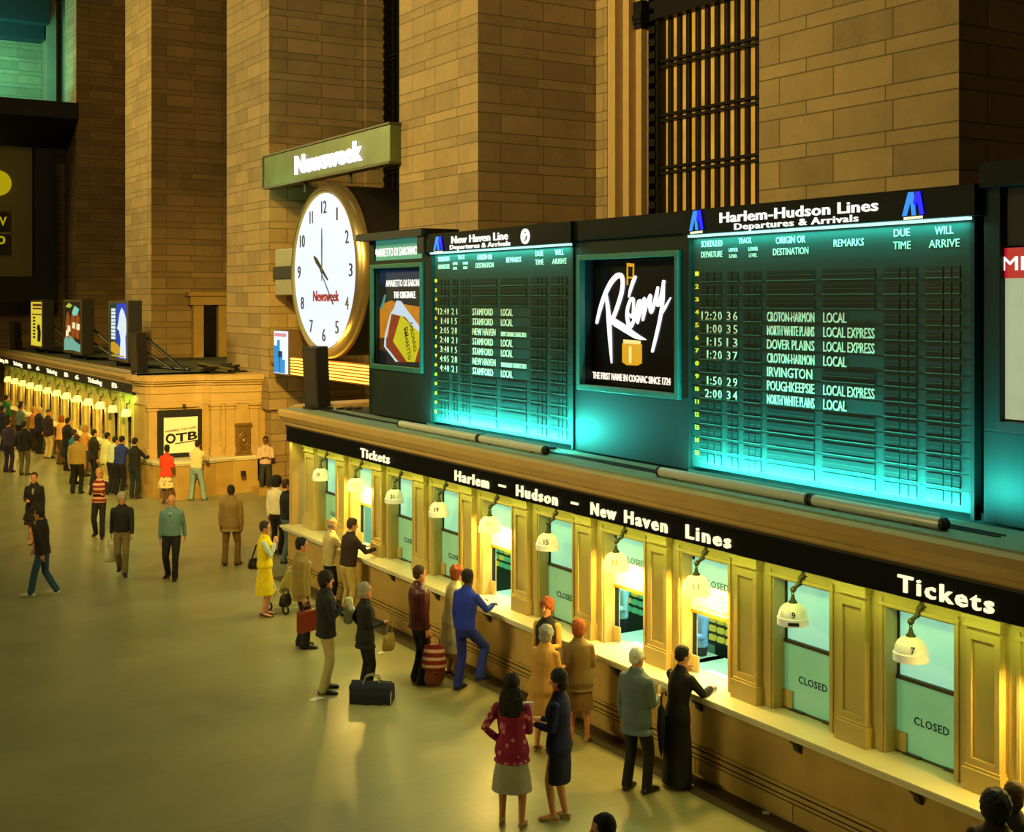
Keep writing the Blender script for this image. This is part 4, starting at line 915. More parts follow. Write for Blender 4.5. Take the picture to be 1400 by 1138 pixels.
def ellipsoid(mb, c, r, rot=None, n=14):
    vs = []; m = 8
    for i in range(1, m):
        th = math.pi * i / m
        for k in range(n):
            w = 2 * math.pi * k / n; v = Vector((r[0] * math.sin(th) * math.cos(w), r[1] * math.sin(th) * math.sin(w), -r[2] * math.cos(th)))
            if rot: v = rot @ v
            vs.append(Vector(c) + v)
    fs = [(i*n + k, i*n + (k+1) % n, (i+1)*n + (k+1) % n, (i+1)*n + k) for i in range(m - 2) for k in range(n)]
    fs += [tuple(range(n))[::-1], tuple(range((m-2)*n, (m-1)*n))]
    mb.add(vs, fs)
def bake(name, mb, voxel, mats, parent, it=3, amp=0.0, sc=9.0, dec=.4, paint=None):
    me = bpy.data.meshes.new('t'); me.from_pydata(mb.v, [], mb.f)
    o = bpy.data.objects.new('t', me); TMP.collection.objects.link(o)
    r = o.modifiers.new('r', 'REMESH'); r.mode = 'VOXEL'; r.voxel_size = voxel
    s = o.modifiers.new('s', 'SMOOTH'); s.factor = .5; s.iterations = it
    if dec < 1: d = o.modifiers.new('d', 'DECIMATE'); d.ratio = dec
    with bpy.context.temp_override(scene=TMP, view_layer=TMP.view_layers[0]): dg = bpy.context.evaluated_depsgraph_get(); dg.update()
    m2 = bpy.data.meshes.new_from_object(o.evaluated_get(dg)); m2.name = name
    bpy.data.objects.remove(o); bpy.data.meshes.remove(me)
    if amp:
        n_ = len(m2.vertices); co = [0.0] * (3 * n_); no = [0.0] * (3 * n_); m2.vertices.foreach_get('co', co); m2.vertices.foreach_get('normal', no)
        for i in range(0, 3 * n_, 3):
            p = Vector(co[i:i+3]); k = mnoise.noise(Vector((p.x * sc, p.y * sc, p.z * sc * .55))) + .5 * mnoise.noise(Vector((p.x * sc * 2.3, p.y * sc * 2.3, p.z * sc * 1.2 + 5)))
            co[i:i+3] = [co[i+j] + no[i+j] * k * amp for j in range(3)]
        m2.vertices.foreach_set('co', co); m2.update()
    m2.materials.clear()
    for m in (mats if isinstance(mats, (list, tuple)) else [mats]): m2.materials.append(m)
    m2.polygons.foreach_set('use_smooth', [True] * len(m2.polygons)); m2.polygons.foreach_set('material_index', [0] * len(m2.polygons))
    if paint:
        for p in m2.polygons: p.material_index = paint(p.center)
    q = bpy.data.objects.new(name, m2); C.objects.link(q); q.parent = parent
    return q
def cloth(col, kind=None):
    nm = 'cloth_' + col.strip('#') + (kind or '')
    if nm in MATS: return MATS[nm]
    m = mat(nm, col, .85 if kind != 'leather' else .4, 0, .22, 14, bump=.15)
    if kind in ('floral', 'spots'):
        nb = NB(m); b = m.node_tree.nodes['Principled BSDF']; v = m.node_tree.nodes.new('ShaderNodeTexVoronoi'); tc = [n for n in m.node_tree.nodes if n.type == 'TEX_COORD'][0]
        m.node_tree.links.new(tc.outputs['Object'], v.inputs['Vector']); v.inputs['Scale'].default_value = 11 if kind == 'floral' else 17
        f = nb.m('LESS_THAN', nb.m('ADD', v.outputs['Distance'], nb.m('MULTIPLY', nb.noise(tc.outputs['Object'], 30), .3)), .44 if kind == 'floral' else .5)
        m.node_tree.links.new(nb.mix(f, lin(col), lin('#c9748c' if kind == 'floral' else '#6a3d22')), b.inputs['Base Color'])
    if kind == 'stripes':
        nb = NB(m); b = m.node_tree.nodes['Principled BSDF']; tc = [n for n in m.node_tree.nodes if n.type == 'TEX_COORD'][0]
        z = nb.sep(tc.outputs['Object'])[2]; f = nb.m('GREATER_THAN', nb.m('FRACT', nb.m('MULTIPLY', z, 9.0)), .6)
        m.node_tree.links.new(nb.mix(f, lin(col), lin('#c9a48a')), b.inputs['Base Color'])
    return m
EYE = mat('eye_dark', '#1a100a', .25, 0, 0); LIP = mat('lip', '#8a4638', .5, 0, .05)
SKIN = {'fair': '#c98a62', 'tan': '#b5794f', 'brown': '#6b4127', 'dark': '#3c2416'}
HAIRC = {'black': '#0d0a09', 'dark': '#1c130d', 'brown': '#3a2414', 'ginger': '#8a4312', 'grey': '#8b8880', 'white': '#cfcac0', 'blond': '#a8803a'}
TORSO = {'m': [(.80, .150, .100, 0), (.88, .168, .113, 0), (.96, .163, .110, 0), (1.06, .154, .106, .004), (1.18, .165, .112, .004), (1.30, .178, .116, 0), (1.38, .178, .102, -.004), (1.435, .145, .083, -.006), (1.48, .078, .062, -.004)],
         'f': [(.80, .160, .108, 0), (.88, .176, .118, -.004), (.96, .163, .108, 0), (1.06, .128, .094, 0), (1.16, .138, .100, .004), (1.27, .152, .116, .014), (1.355, .154, .093, .0), (1.415, .125, .076, -.006), (1.47, .066, .056, -.004)]}
ARM = {'down': ((.14, -.03, -1), (.03, .16, -1)), 'swingf': ((.12, .32, -1), (.0, .55, -.85)), 'swingb': ((.12, -.42, -1), (.06, -.12, -1)), 'hold': ((.12, .1, -1), (-.35, .9, .08)), 'chest': ((.16, .15, -1), (-.55, .7, .45)),
       'counter': ((.22, .62, -.75), (-.35, .95, .05)), 'face': ((.1, .5, -.85), (-.38, .2, .9)), 'hip': ((.5, -.22, -.82), (-.6, .4, -.65)), 'pocket': ((.3, -.15, -.95), (-.22, .32, -.9)), 'cross': ((.2, .2, -.95), (-.95, .45, .1)), 'reach': ((.1, .8, -.6), (-.1, .98, -.05))}
def person(label, pos, phi, sex='m', H=1.74, wide=1.0, lean=0.0, feet=((-.1, 0), (.1, 0)), fdir=(-8, 8), lift=(0, 0), arms=('down', 'down'), head=(0, 0), skin='fair', hair=('short', 'dark'),
           top=('jacket', '#333333'), bottom=('trousers', '#222222'), shoes=('flat', '#15100c'), shirt=None, tie=None, glasses=False, fine=False, rz=None, bodice=None):
    vox = .0065 if fine else .011
    rt = thing('person', label, 'person', (pos[0], pos[1], pos[2] if len(pos) > 2 else 0), 'people in the concourse', rz if rz is not None else -(YAW + R(phi)))
    k = H / 1.75; th = R(lean); HZ = .92
    T = lambda x, y, z: Vector((x * k, (y * math.cos(th) + (z - HZ) * math.sin(th)) * k, (HZ + (z - HZ) * math.cos(th) - y * math.sin(th)) * k)) if z > HZ else Vector((x * k, y * k, z * k))
    rings = [(z, rx * wide, ry * (1 + (wide - 1) * 1.3), y) for z, rx, ry, y in TORSO[sex]]
    sw = (.188 if sex == 'm' else .165) * (1 + (wide - 1) * .6)
    # joints
    A = []
    for s, nm in ((-1, arms[0]), (1, arms[1])):
        u, f = (Vector(v) for v in ARM[nm]); u.x *= s; f.x *= s; u.normalize(); f.normalize()
        sh = T(s * sw * .955, -.005, 1.388); el = sh + u * .285 * k; wr = el + f * .25 * k
        A.append((sh, el, wr, f, s))
    L = []
    for i, s in enumerate((-1, 1)):
        hp = Vector((s * .088 * wide, 0, .9)) * k; an = Vector((feet[i][0] * k, feet[i][1] * k, (.085 + lift[i]) * k))
        d = an - hp; l1, l2 = .425 * k, .405 * k; D = min(d.length, (l1 + l2) * .999); aa = (l1 * l1 - l2 * l2 + D * D) / (2 * D); hh = math.sqrt(max(0, l1 * l1 - aa * aa))
        dn = d.normalized(); fw = Vector((math.sin(-R(fdir[i])) * -1, 1, 0)); fw = (fw - dn * fw.dot(dn)).normalized()
        L.append((hp, hp + dn * aa + fw * hh, hp + dn * D, R(fdir[i]), lift[i]))
    # body: one continuous surface
    b = MB(); sl = .86
    eloft(b, [T(0, y, z) for z, rx, ry, y in rings[1:]], [(rx * k * sl, ry * k * sl) for z, rx, ry, y in rings[1:]], n=16, flat=True)
    hy, hp_ = R(head[0]), R(head[1])
    hc = T(0, .012, 1.625); nb0 = T(0, -.005, 1.45)
    hrot = Matrix.Rotation(-hy, 3, 'Z') @ Matrix.Rotation(-hp_, 3, 'X')
    hd = lambda x, y, z: hc + hrot @ (Vector((x, y, z)) * k * 1.02)
    eloft(b, [nb0, hd(0, -.012, -.04)], [(.056 * k, .058 * k), (.052 * k, .056 * k)])
    HR = [(-.108, .022, .02, .066), (-.088, .044, .048, .042), (-.052, .060, .074, .018), (-.012, .068, .087, .004), (.03, .072, .094, -.004), (.07, .071, .092, -.008), (.095, .058, .075, -.01), (.11, .034, .045, -.012)]
    eloft(b, [hd(0, y, z) for z, rx, ry, y in HR], [(rx * k, ry * k) for z, rx, ry, y in HR], hrot @ Vector((1, 0, 0)), 16)
    eloft(b, [hd(0, .088, .022), hd(0, .104, -.018), hd(0, .1, -.026)], [.007 * k, .012 * k, .009 * k], n=8)
    for s in (-1, 1): ellipsoid(b, hd(s * .074, -.008, -.004), (.012 * k, .019 * k, .029 * k), hrot, 8)
    fr = .0088 if fine else .0105
    for sh, el, wr, f, s in A:
        eloft(b, [sh, (sh + el) / 2, el, el.lerp(wr, .35), wr], [.05 * k, .046 * k, .037 * k, .038 * k, .027 * k])
        side = f.cross(Vector((0, 0, 1))); side = side.normalized() if side.length > .2 else Vector((0, 1, 0)); side = Vector((0, 1, 0)) - f * f.y if abs(f.z) > .75 else side
        side.normalize(); nrm = f.cross(side).normalized()
        inw = Vector((-s, 0, 0)); nrm = -nrm if (nrm.dot(inw) < 0 if abs(f.z) > .75 else nrm.z > 0) else nrm
        eloft(b, [wr, wr + f * .045 * k, wr + f * .09 * k], [(.027 * k, .018 * k), (.04 * k, .016 * k), (.038 * k, .013 * k)], side)
        for q, (o_, ln) in enumerate(((-.03, .064), (-.01, .078), (.01, .073), (.029, .056))):
            p0 = wr + f * .088 * k + side * o_ * k; c1 = .35 + .12 * q; d1 = (f + nrm * c1).normalized(); d2 = (f + nrm * (c1 + .9)).normalized()
            p1_ = p0 + d1 * ln * .5 * k; eloft(b, [p0 - f * .02, p0, p1_, p1_ + d2 * ln * .5 * k], [fr, fr, fr * .95, fr * .8], n=6)
        tb = wr + f * .03 * k + side * (.03 * k) * (1 if abs(f.z) > .75 else -s); tdir = (f * .75 + side * (.5 if abs(f.z) > .75 else -s * .5) + nrm * .45).normalized()
        eloft(b, [tb, tb + tdir * .03 * k, tb + (tdir + f * .4).normalized() * .058 * k], [fr * 1.4, fr * 1.15, fr * .9], n=6)
    bare = bottom[0] != 'trousers'
    for hp, kn, an, fa, lf in L:
        eloft(b, [hp, hp.lerp(kn, .5), kn, kn.lerp(an, .35), an], [.078 * k, .066 * k, .05 * k, .05 * k, .034 * k])
        d = Vector((math.sin(fa), math.cos(fa), 0)); dz = Vector((0, 0, 1)); g = lambda a, z: an + d * a * k + dz * (z - .085) * k
        eloft(b, [g(-.05, .04), g(.02, .05), g(.09, .036), g(.15, .024)], [(.032 * k, .034 * k), (.038 * k, .04 * k), (.042 * k, .028 * k), (.034 * k, .018 * k)], d.cross(dz))
    hi = hrot.inverted()
    def face_paint(c):
        v = hi @ (c - hc) / (k * 1.02)
        if v.y < .05 or abs(v.z) > .12: return 0
        if abs(abs(v.x) - .031) < .013 and abs(v.z - .016) < .008: return 1
        if abs(v.x) < .024 and abs(v.z + .058) < .007: return 2
        return 0
    bake('body', b, vox, [mat('skin_' + skin, SKIN[skin], .55, 0, .08, 12), EYE, LIP], rt, 2 if fine else 1, dec=.35 if fine else .6, paint=face_paint)
    # hair
    hb = MB(); ht, hcol = hair; rr = Matrix(hrot)
    E3 = lambda c, r: ellipsoid(hb, hd(*c), tuple(v * k * 1.02 for v in r), rr)
    amp, sc = .004, 40
    if ht in ('short', 'cap'): E3((0, -.02, .052), (.084, .095, .1)); E3((0, -.045, .0), (.074, .062, .06)); E3((0, .03, .1), (.055, .045, .03))
    elif ht == 'long':
        E3((0, -.02, .054), (.096, .102, .106)); E3((0, -.05, -.02), (.095, .068, .1))
        eloft(hb, [hd(0, -.065, -.02), hd(0, -.085, -.12), hd(0, -.1, -.22), hd(0, -.105, -.3)], [(.11 * k, .065 * k), (.145 * k, .065 * k), (.155 * k, .06 * k), (.12 * k, .04 * k)]); amp = .012
    elif ht == 'bob': E3((0, -.02, .054), (.094, .103, .106)); E3((0, -.045, -.02), (.095, .072, .095)); amp = .006
    elif ht == 'curly': E3((0, -.02, .05), (.105, .112, .108)); E3((0, -.05, -.02), (.095, .075, .085)); amp, sc = .014, 26
    elif ht == 'afro': E3((0, -.018, .045), (.125, .128, .13)); E3((0, -.04, -.01), (.115, .1, .1)); amp, sc = .012, 32
    elif ht == 'fringe': E3((0, -.034, .0), (.08, .076, .062))
    elif ht == 'hat':
        E3((0, -.01, .075), (.09, .1, .075)); eloft(hb, [hd(0, -.005, .052), hd(0, -.005, .066)], [(.13 * k, .145 * k), (.125 * k, .14 * k)], rr @ Vector((1, 0, 0)), cap=0); amp = .002
    if ht != 'hat' and ht != 'fringe':
        pass
    for s in (-1, 1): eloft(hb, [hd(s * .018, .09, .035), hd(s * .032, .088, .041), hd(s * .045, .08, .037)], [.004] * 3, n=6)
    bake('hat' if ht == 'hat' else 'hair', hb, .007 if fine else .011, cloth(HAIRC.get(hcol, hcol)), rt, 1, amp * k, sc, .5)
    # clothes
    ckind, ccol = top[0], top[1]; cpat = top[3] if len(top) > 3 else None
    hem = {'jacket': .80, 'blouse': .90, 'sweater': .92, 'shirt': .94, 'coat': .48, 'vest': .92, 'gown': .06}[ckind]
    if len(top) > 2 and top[2]: hem = top[2]
    off = {'jacket': .028, 'blouse': .02, 'sweater': .022, 'shirt': .017, 'coat': .034, 'vest': .026, 'gown': .02}[ckind]
    tb = MB(); sec = [r for r in rings if r[0] >= min(hem, 1.0) - .001 and r[0] >= .8]
    secs = [(z, rx + off, ry + off, y) for z, rx, ry, y in sec]
    if hem < .8:
        f0 = {'coat': .06, 'gown': .03}.get(ckind, .03); n_ = 4
        secs = [(hem + (.8 - hem) * q / n_, .185 * wide + off * .6 + f0 * (1 - q / n_) * (1 if ckind == 'coat' else .4), .125 * wide + off * .6 + f0 * (1 - q / n_) * .7, 0) for q in range(n_)] + secs
    else: secs = [(hem, secs[0][1] + {'jacket': .014, 'blouse': .034}.get(ckind, -.004), secs[0][2] + {'jacket': .014, 'blouse': .03}.get(ckind, -.004), 0)] + secs
    eloft(tb, [T(0, y, z) for z, rx, ry, y in secs], [(rx * k, ry * k) for z, rx, ry, y in secs], n=18, flat=True)
    if ckind in ('jacket', 'coat', 'gown', 'vest'): eloft(tb, [T(0, -.012, 1.45), T(0, -.016, 1.495)], [(.085 * k, .075 * k), (.068 * k, .066 * k)])
    r0 = {'jacket': .064, 'coat': .068, 'gown': .07, 'blouse': .064}.get(ckind, .06) * (1 if sex == 'm' else .92)
    scol = bodice
    sb = tb if not bodice else MB()
    for sh, el, wr, f, s in A:
        if ckind == 'vest' and not bodice: break
        e_ = wr - f * .012 * k
        if ckind == 'shirt' and len(top) > 4: eloft(sb, [sh, sh.lerp(el, .75)], [r0 * k, .056 * k])
        else: eloft(sb, [sh, sh.lerp(el, .5), el, el.lerp(e_, .5), e_], [r0 * k, r0 * .93 * k, r0 * .82 * k, r0 * .78 * k, r0 * .66 * k])
    nmz = {'jacket': 'jacket', 'blouse': 'blouse', 'sweater': 'sweater', 'shirt': 'shirt', 'coat': 'coat', 'vest': 'vest', 'gown': 'gown'}[ckind]
    bake(nmz, tb, .009 if fine else .013, cloth(ccol, cpat), rt, 2, .006 * k, 9, .45)
    if bodice: bake('sleeves', sb, .009 if fine else .013, cloth(bodice), rt, 2, .004, 10, .5)
    if shirt:
        s_ = MB(); fy = lambda z: [r for r in secs if r[0] <= z][-1]
        pts = [T(0, fy(z)[2] + fy(z)[3] - .006, z) for z in ((1.2, 1.28, 1.36) if ckind in ('jacket', 'coat') else (1.33, 1.36, 1.39))] + [T(0, .068, 1.43), T(0, .058, 1.478)]
        eloft(s_, pts, [(.01 * k, .012 * k), (.022 * k, .012 * k), (.034 * k, .014 * k), (.046 * k, .018 * k), (.05 * k, .02 * k)])
        eloft(s_, [T(0, -.008, 1.47), T(0, -.01, 1.512)], [(.07 * k, .068 * k), (.064 * k, .064 * k)])
        bake('shirt_front', s_, .008 if fine else .011, cloth(shirt), rt, 1, dec=.6)
        if tie:
            s_ = MB(); eloft(s_, [p + Vector((0, .014 * k, 0)) for p in pts], [(.018 * k, .006), (.022 * k, .007), (.018 * k, .008), (.012 * k, .009), (.016 * k, .01)]); bake('tie', s_, .007 if fine else .01, cloth(tie), rt, 1, dec=.7)
    bk, bc = bottom[0], bottom[1]
    if bk == 'trousers':
        fl = bottom[2] if len(bottom) > 2 else .0
        p_ = MB(); eloft(p_, [T(0, 0, .84), T(0, -.004, .9), T(0, 0, .98), T(0, 0, 1.03)], [((.145 if sex == 'm' else .15) * wide * k, .105 * wide * k), (.176 * wide * k, .122 * wide * k), (.17 * wide * k, .118 * wide * k), (.16 * wide * k, .112 * wide * k)], n=16)
        for hp, kn, an, fa, lf in L:
            lo = an + (an - kn).normalized() * .03 * k
            eloft(p_, [hp, hp.lerp(kn, .5), kn, kn.lerp(lo, .5), lo], [.094 * wide * k, .084 * wide * k, .07 * k, .067 * k, (.066 + fl) * k])
        bake('trousers', p_, .009 if fine else .013, cloth(bc), rt, 2, .006 * k, 9, .45)
    elif bk == 'skirt':
        hz_ = bottom[2] if len(bottom) > 2 else .48; fl = bottom[3] if len(bottom) > 3 else .05; p_ = MB(); cx_ = (feet[0][0] + feet[1][0]) / 2 * .5; cy_ = (feet[0][1] + feet[1][1]) / 2 * .5
        zs = [hz_, hz_ + .15, .82, .9, 1.0, 1.05]; ww = [.178 + fl, .178 + fl * .6, .17, .165, .145, .135]; dd = [.13 + fl * .8, .13 + fl * .5, .12, .116, .104, .098]
        eloft(p_, [T(cx_ * max(0, (.9 - z)) * 1.5, cy_ * max(0, (.9 - z)) * 1.5, z) for z in zs], [(w * wide * k, d * wide * k) for w, d in zip(ww, dd)], n=20, flat=True)
        bake('skirt', p_, .009 if fine else .013, cloth(bc, bottom[4] if len(bottom) > 4 else None), rt, 2, .008 * k, 8, .45)
    sk, scl = shoes
    for hp, kn, an, fa, lf in L:
        s_ = MB(); d = Vector((math.sin(fa), math.cos(fa), 0)); dz = Vector((0, 0, 1)); g = lambda a, z: an + d * a * k + dz * (z - .085) * k; lt = d.cross(dz)
        if sk == 'heel':
            eloft(s_, [g(-.055, .055), g(.0, .05), g(.09, .03), g(.17, .018)], [(.036 * k, .026 * k), (.04 * k, .03 * k), (.045 * k, .024 * k), (.022 * k, .012 * k)], lt); eloft(s_, [g(-.055, .05), g(-.06, .0)], [.018 * k, .011 * k])
        else:
            eloft(s_, [g(-.062, .035), g(.0, .05), g(.09, .04), g(.165, .028), g(.195, .022)], [(.038 * k, .036 * k), (.045 * k, .05 * k), (.05 * k, .036 * k), (.044 * k, .025 * k), (.03 * k, .018 * k)], lt)
            eloft(s_, [g(-.068, .012), g(.06, .012), g(.2, .012)], [(.036 * k, .012), (.046 * k, .012), (.036 * k, .012)], lt)
        bake('shoe', s_, .008 if fine else .011, cloth(scl, 'leather') if sk != 'sneaker' else cloth(scl), rt, 1, dec=.5)
    if glasses:
        g_ = MB()
        for s in (-1, 1):
            g_.tube([hd(s * .031 + .022 * math.cos(a), .1 - abs(s * .031 + .022 * math.cos(a)) * .12, .014 + .018 * math.sin(a)) for a in [2 * math.pi * q / 12 for q in range(12)]], .0025, 6, 0, True)
            g_.tube([hd(s * .053, .093, .018), hd(s * .074, .05, .018), hd(s * .076, -.01, .012)], .0025, 6)
        g_.tube([hd(-.01, .102, .018), hd(.01, .102, .018)], .0025, 6)
        g_.build('glasses', DARK, rt)
    M = Matrix.Translation(rt.location) @ Matrix.Rotation(rt.rotation_euler.z, 4, 'Z')
    return rt, [M @ (wr + f * .1 * k) for sh, el, wr, f, s in A], M
def bag(name, label, cat, c, size, col, rz=0.0, handle=.18, kind='leather', soft=1.0, stripe=None, apex=(0, 0)):
    t = thing(name, label, cat, c, None, rz); w, d, h = size; b = MB()
    eloft(b, [(0, 0, .02 + d * .2), (0, 0, h * .35), (0, 0, h * .75), (0, 0, h)], [(w * .5, d * .5), (w * .52, d * .55), (w * .46, d * .42), (w * .4, d * .16)], n=16, cap=1)
    bake('bag_body', b, .01, cloth(col, kind), t, 2, .006 * soft, 10, .6)
    b = MB()
    for s in (-1, 1): b.tube([(-w * .22, s * d * .14, h * .95), (-w * .2 + apex[0] * .6, s * .02 + apex[1] * .6, h + handle * .7), (apex[0], apex[1], h + handle), (w * .2 + apex[0] * .6, s * .02 + apex[1] * .6, h + handle * .7), (w * .22, s * d * .14, h * .95)], .009, 8)
    b.build('handle', cloth(stripe or col, 'leather'), t, smooth=True)
    return t
at_hand = lambda p, dz: (p.x, p.y, max(0.0, p.z - dz))

# -------- the people standing nearest
WLK = dict(feet=((-.08, .16), (.08, -.2)), lift=(0, .05), arms=('swingb', 'swingf'))
r_, h_, m_ = person('woman with long dark hair in maroon flowered jacket and grey skirt', (7.32, 11.79), 8, 'f', 1.66, 1.06, feet=((-.12, .05), (.12, -.03)), arms=('hip', 'hold'), hair=('long', 'dark'), top=('blouse', '#8c1040', .76, 'floral'), bottom=('skirt', '#9a9684', .42, .05), shoes=('heel', '#8a7a5c'), skin='tan', fine=True)
t = thing('newspaper', 'folded white newspaper held by the maroon flowered jacket', 'newspaper', tuple(h_[1] + Vector((.02, .03, -.06))), None, R(-30))
MB().box(-.13, .13, -.012, .012, 0, .24).build('sheets', PAPER, t, bevel=.006)
person('woman in navy suit with short dark hair beside the maroon flowered jacket', (7.86, 11.66), -68, 'f', 1.66, 1.05, feet=((-.07, .05), (.07, -.05)), arms=('hold', 'hold'), head=(-8, 8), hair=('bob', 'dark'), top=('jacket', '#0d1444', .8), bottom=('skirt', '#0c1236', .46, .0), shoes=('heel', '#a59468'), fine=True)
person('elderly woman with grey hair in long tan coat at the counter', (8.86, 13.52), 35, 'f', 1.6, 1.15, lean=8, arms=('hold', 'hold'), hair=('curly', 'grey'), top=('coat', '#b8863c', .45), bottom=('skirt', '#7a5a34', .4), shoes=('heel', '#6a5030'), fine=True)
person('woman with reddish curly hair in brown tweed jacket and skirt', (9.46, 13.58), 12, 'f', 1.58, 1.12, lean=3, feet=((-.1, 0), (.12, .04)), arms=('down', 'hold'), hair=('curly', 'ginger'), top=('jacket', '#6b5a34', .76), bottom=('skirt', '#6e5730', .48, .02), shoes=('heel', '#a88a58'), fine=True)
person('ginger person in black waistcoat facing the two women at the counter', (9.52, 14.42), 205, 'f', 1.7, .95, arms=('hold', 'down'), hair=('curly', 'ginger'), top=('vest', '#15100c', .9), bodice='#c89a4a', bottom=('trousers', '#15130f'), fine=True)
r_, h_, m_ = person('white-haired man in grey-blue jacket with glasses and a black umbrella', (9.08, 11.84), 42, 'm', 1.68, 1.08, feet=((-.13, -.02), (.12, .05)), arms=('down', 'hold'), head=(14, 4), hair=('short', 'white'), top=('jacket', '#56666c', .74), bottom=('trousers', '#0b0b10'), glasses=True, fine=True)
t = thing('ticket_slip', 'white slip of paper in the hand of the grey-blue jacketed man', 'paper', tuple(h_[1] + Vector((.02, .02, .0))), None, R(20))
MB().box(-.04, .04, -.003, .003, 0, .1).build('slip', PAPER, t)
t = thing('umbrella', 'furled black umbrella hanging from the grey-blue jacketed man\'s arm', 'umbrella', (h_[1].x - .02, h_[1].y - .06, .36))
b = MB(); b.tube([(0, 0, 0), (0, 0, .04), (0, 0, .1), (0, .0, .35), (0, 0, .58), (0, 0, .62)], [.008, .012, .03, .055, .04, .02], 12); b.build('canopy', cloth('#0a0a0d'), t, smooth=True)
b = MB(); b.tube([(0, 0, .6), (0, 0, .72), (.02, 0, .77), (.06, 0, .77), (.075, 0, .72)], .012, 8); b.build('handle', DARK, t, smooth=True)
person('woman in long black gown leaning on the counter by the notice window', (9.58, 11.7), 52, 'f', 1.66, 1.02, lean=7, arms=('face', 'counter'), head=(12, 6), hair=('short', 'black'), top=('gown', '#0a090c', .05), bottom=('skirt', '#0a090c', .1, .0), shoes=('heel', '#0a090a'), fine=True)
person('man in bright blue tracksuit and dark sneakers leaning on the counter', (9.28, 16.27), 40, 'm', 1.78, .96, lean=5, feet=((-.1, -.04), (.12, .2)), lift=(0, .12), arms=('down', 'counter'), skin='dark', hair=('short', 'black'), top=('sweater', '#0f2eb4', .9), bottom=('trousers', '#0f2490'), shoes=('sneaker', '#14141c'), fine=True)
r_, h_, m_ = person('ginger woman in cream coat at the counter behind the blue tracksuit', (9.44, 16.95), 58, 'f', 1.7, 1.05, lean=7, arms=('down', 'counter'), hair=('curly', 'ginger'), top=('coat', '#cfc49a', .42), bottom=('skirt', '#8a6a44', .36), shoes=('heel', '#3a1e14'), fine=True)
bag('shopping_bag', 'brown bag beside the cream coat of the ginger woman', 'bag', (9.02, 16.72, .02), (.42, .2, .34), '#6a2c1c', .4)
r_, h_, m_ = person('man in maroon leather jacket and black trousers facing the counter', (8.87, 16.95), 62, 'm', 1.76, 1.08, arms=('down', 'down'), hair=('short', 'brown'), top=('jacket', '#4c0f14', .84, 'leather'), bottom=('trousers', '#0d0c0e', .02), shirt='#d8c9a8', fine=True)
bag('shopping_bag', 'striped red shopping bag held by the maroon jacket man', 'bag', at_hand(h_[1] + Vector((.06, -.08, 0)), .52), (.36, .19, .38), '#7a1a10', -.6, .16, 'stripes')
r_, h_, m_ = person('grey-haired woman in black jacket and trousers behind the duffel bag', (7.95, 16.9), 62, 'f', 1.62, 1.0, arms=('hip', 'hold'), head=(22, -6), hair=('bob', 'grey'), top=('jacket', '#101013', .74), bottom=('trousers', '#0c0c10'), fine=True)
bag('handbag', 'gold handbag hanging from the arm of the grey-haired woman', 'handbag', at_hand(h_[1] + Vector((-.03, -.12, 0)), .42), (.24, .1, .26), '#8a7430', .3, .14)
r_, h_, m_ = person('dark-haired man in black jacket and khaki trousers left of duffel bag', (7.5, 17.3), 68, 'm', 1.77, 1.0, feet=((-.12, .02), (.12, -.06)), fdir=(0, 26), arms=('down', 'chest'), head=(6, 0), hair=('curly', 'dark'), top=('jacket', '#11131a', .82), bottom=('trousers', '#a89a68', .01), shoes=('flat', '#2a160c'), shirt='#d9d2b8', fine=True)
t = thing('folded_jacket', 'pale jacket clutched at the chest of the khaki-trousered man', 'jacket', (h_[1].x + .05, h_[1].y, h_[1].z - .1))
b = MB(); eloft(b, [(0, 0, -.18), (.02, 0, 0), (0, .02, .16)], [(.07, .04), (.1, .055), (.07, .04)]); bake('cloth_body', b, .01, cloth('#e2dcc4'), t, 1, .014, 14, .6)
r_, h_, m_ = person('man with glasses in tan blazer carrying a red case', (8.1, 19.7), 78, 'm', 1.82, 1.06, feet=((-.1, 0), (.1, .05)), arms=('down', 'carry' if 'carry' in ARM else 'down'), head=(-4, 0), hair=('short', 'black'), top=('jacket', '#8a7434', .78), bottom=('trousers', '#0c0b0a', .02), shirt='#e8e4d4', tie='#5a2a1a', glasses=True, fine=True)
t = thing('briefcase', 'red leather case carried by the man in tan blazer', 'case', at_hand(h_[1] + Vector((.02, -.05, 0)), .46), None, .35)
MB().box(-.19, .19, -.055, .055, 0, .36).build('case_body', cloth('#701c0e', 'leather'), t, bevel=.03); MB().tube([(-.08, 0, .37), (-.07, 0, .43), (.07, 0, .43), (.08, 0, .37)], .012, 8).build('handle', cloth('#5a160a', 'leather'), t)
r_, h_, m_ = person('woman in bright yellow waistcoat and skirt with hand to face', (8.33, 22.0), 84, 'f', 1.73, 1.14, feet=((-.08, .02), (.08, -.02)), arms=('down', 'face'), head=(4, 0), hair=('short', 'brown'), top=('vest', '#e8cc00', .92), bodice='#c9d4c0', bottom=('skirt', '#e6c800', .42, .03), shoes=('heel', '#0c0a0a'), fine=True)
t = bag('handbag', 'black shoulder bag at the back of the woman in yellow', 'handbag', (8.17, 22.08, .86), (.26, .11, .2), '#0e0b0c', 0, .34, apex=(.1, -.07))
t = thing('folding_stroller', 'white framed folding stroller beside the woman in yellow', 'stroller', (8.82, 22.2, 0), None, R(20))
WF = mat('stroller_frame', '#d8d6c6', .4, .2)
for s in (-1, 1):
    for yy in (-.22, .24):
        wl = MB(); wl.tube([(s * .2, yy + .075 * math.cos(a), .085 + .075 * math.sin(a)) for a in [2 * math.pi * q / 18 for q in range(18)]], .018, 8, 0, True); w_ = wl.build('wheel', BLACK, t, smooth=True)
        MB().lathe([(.045, -.012), (.055, 0), (.045, .012)], (s * .2, yy, .085), 12, 'x').build('hub', WF, w_)
f_ = MB()
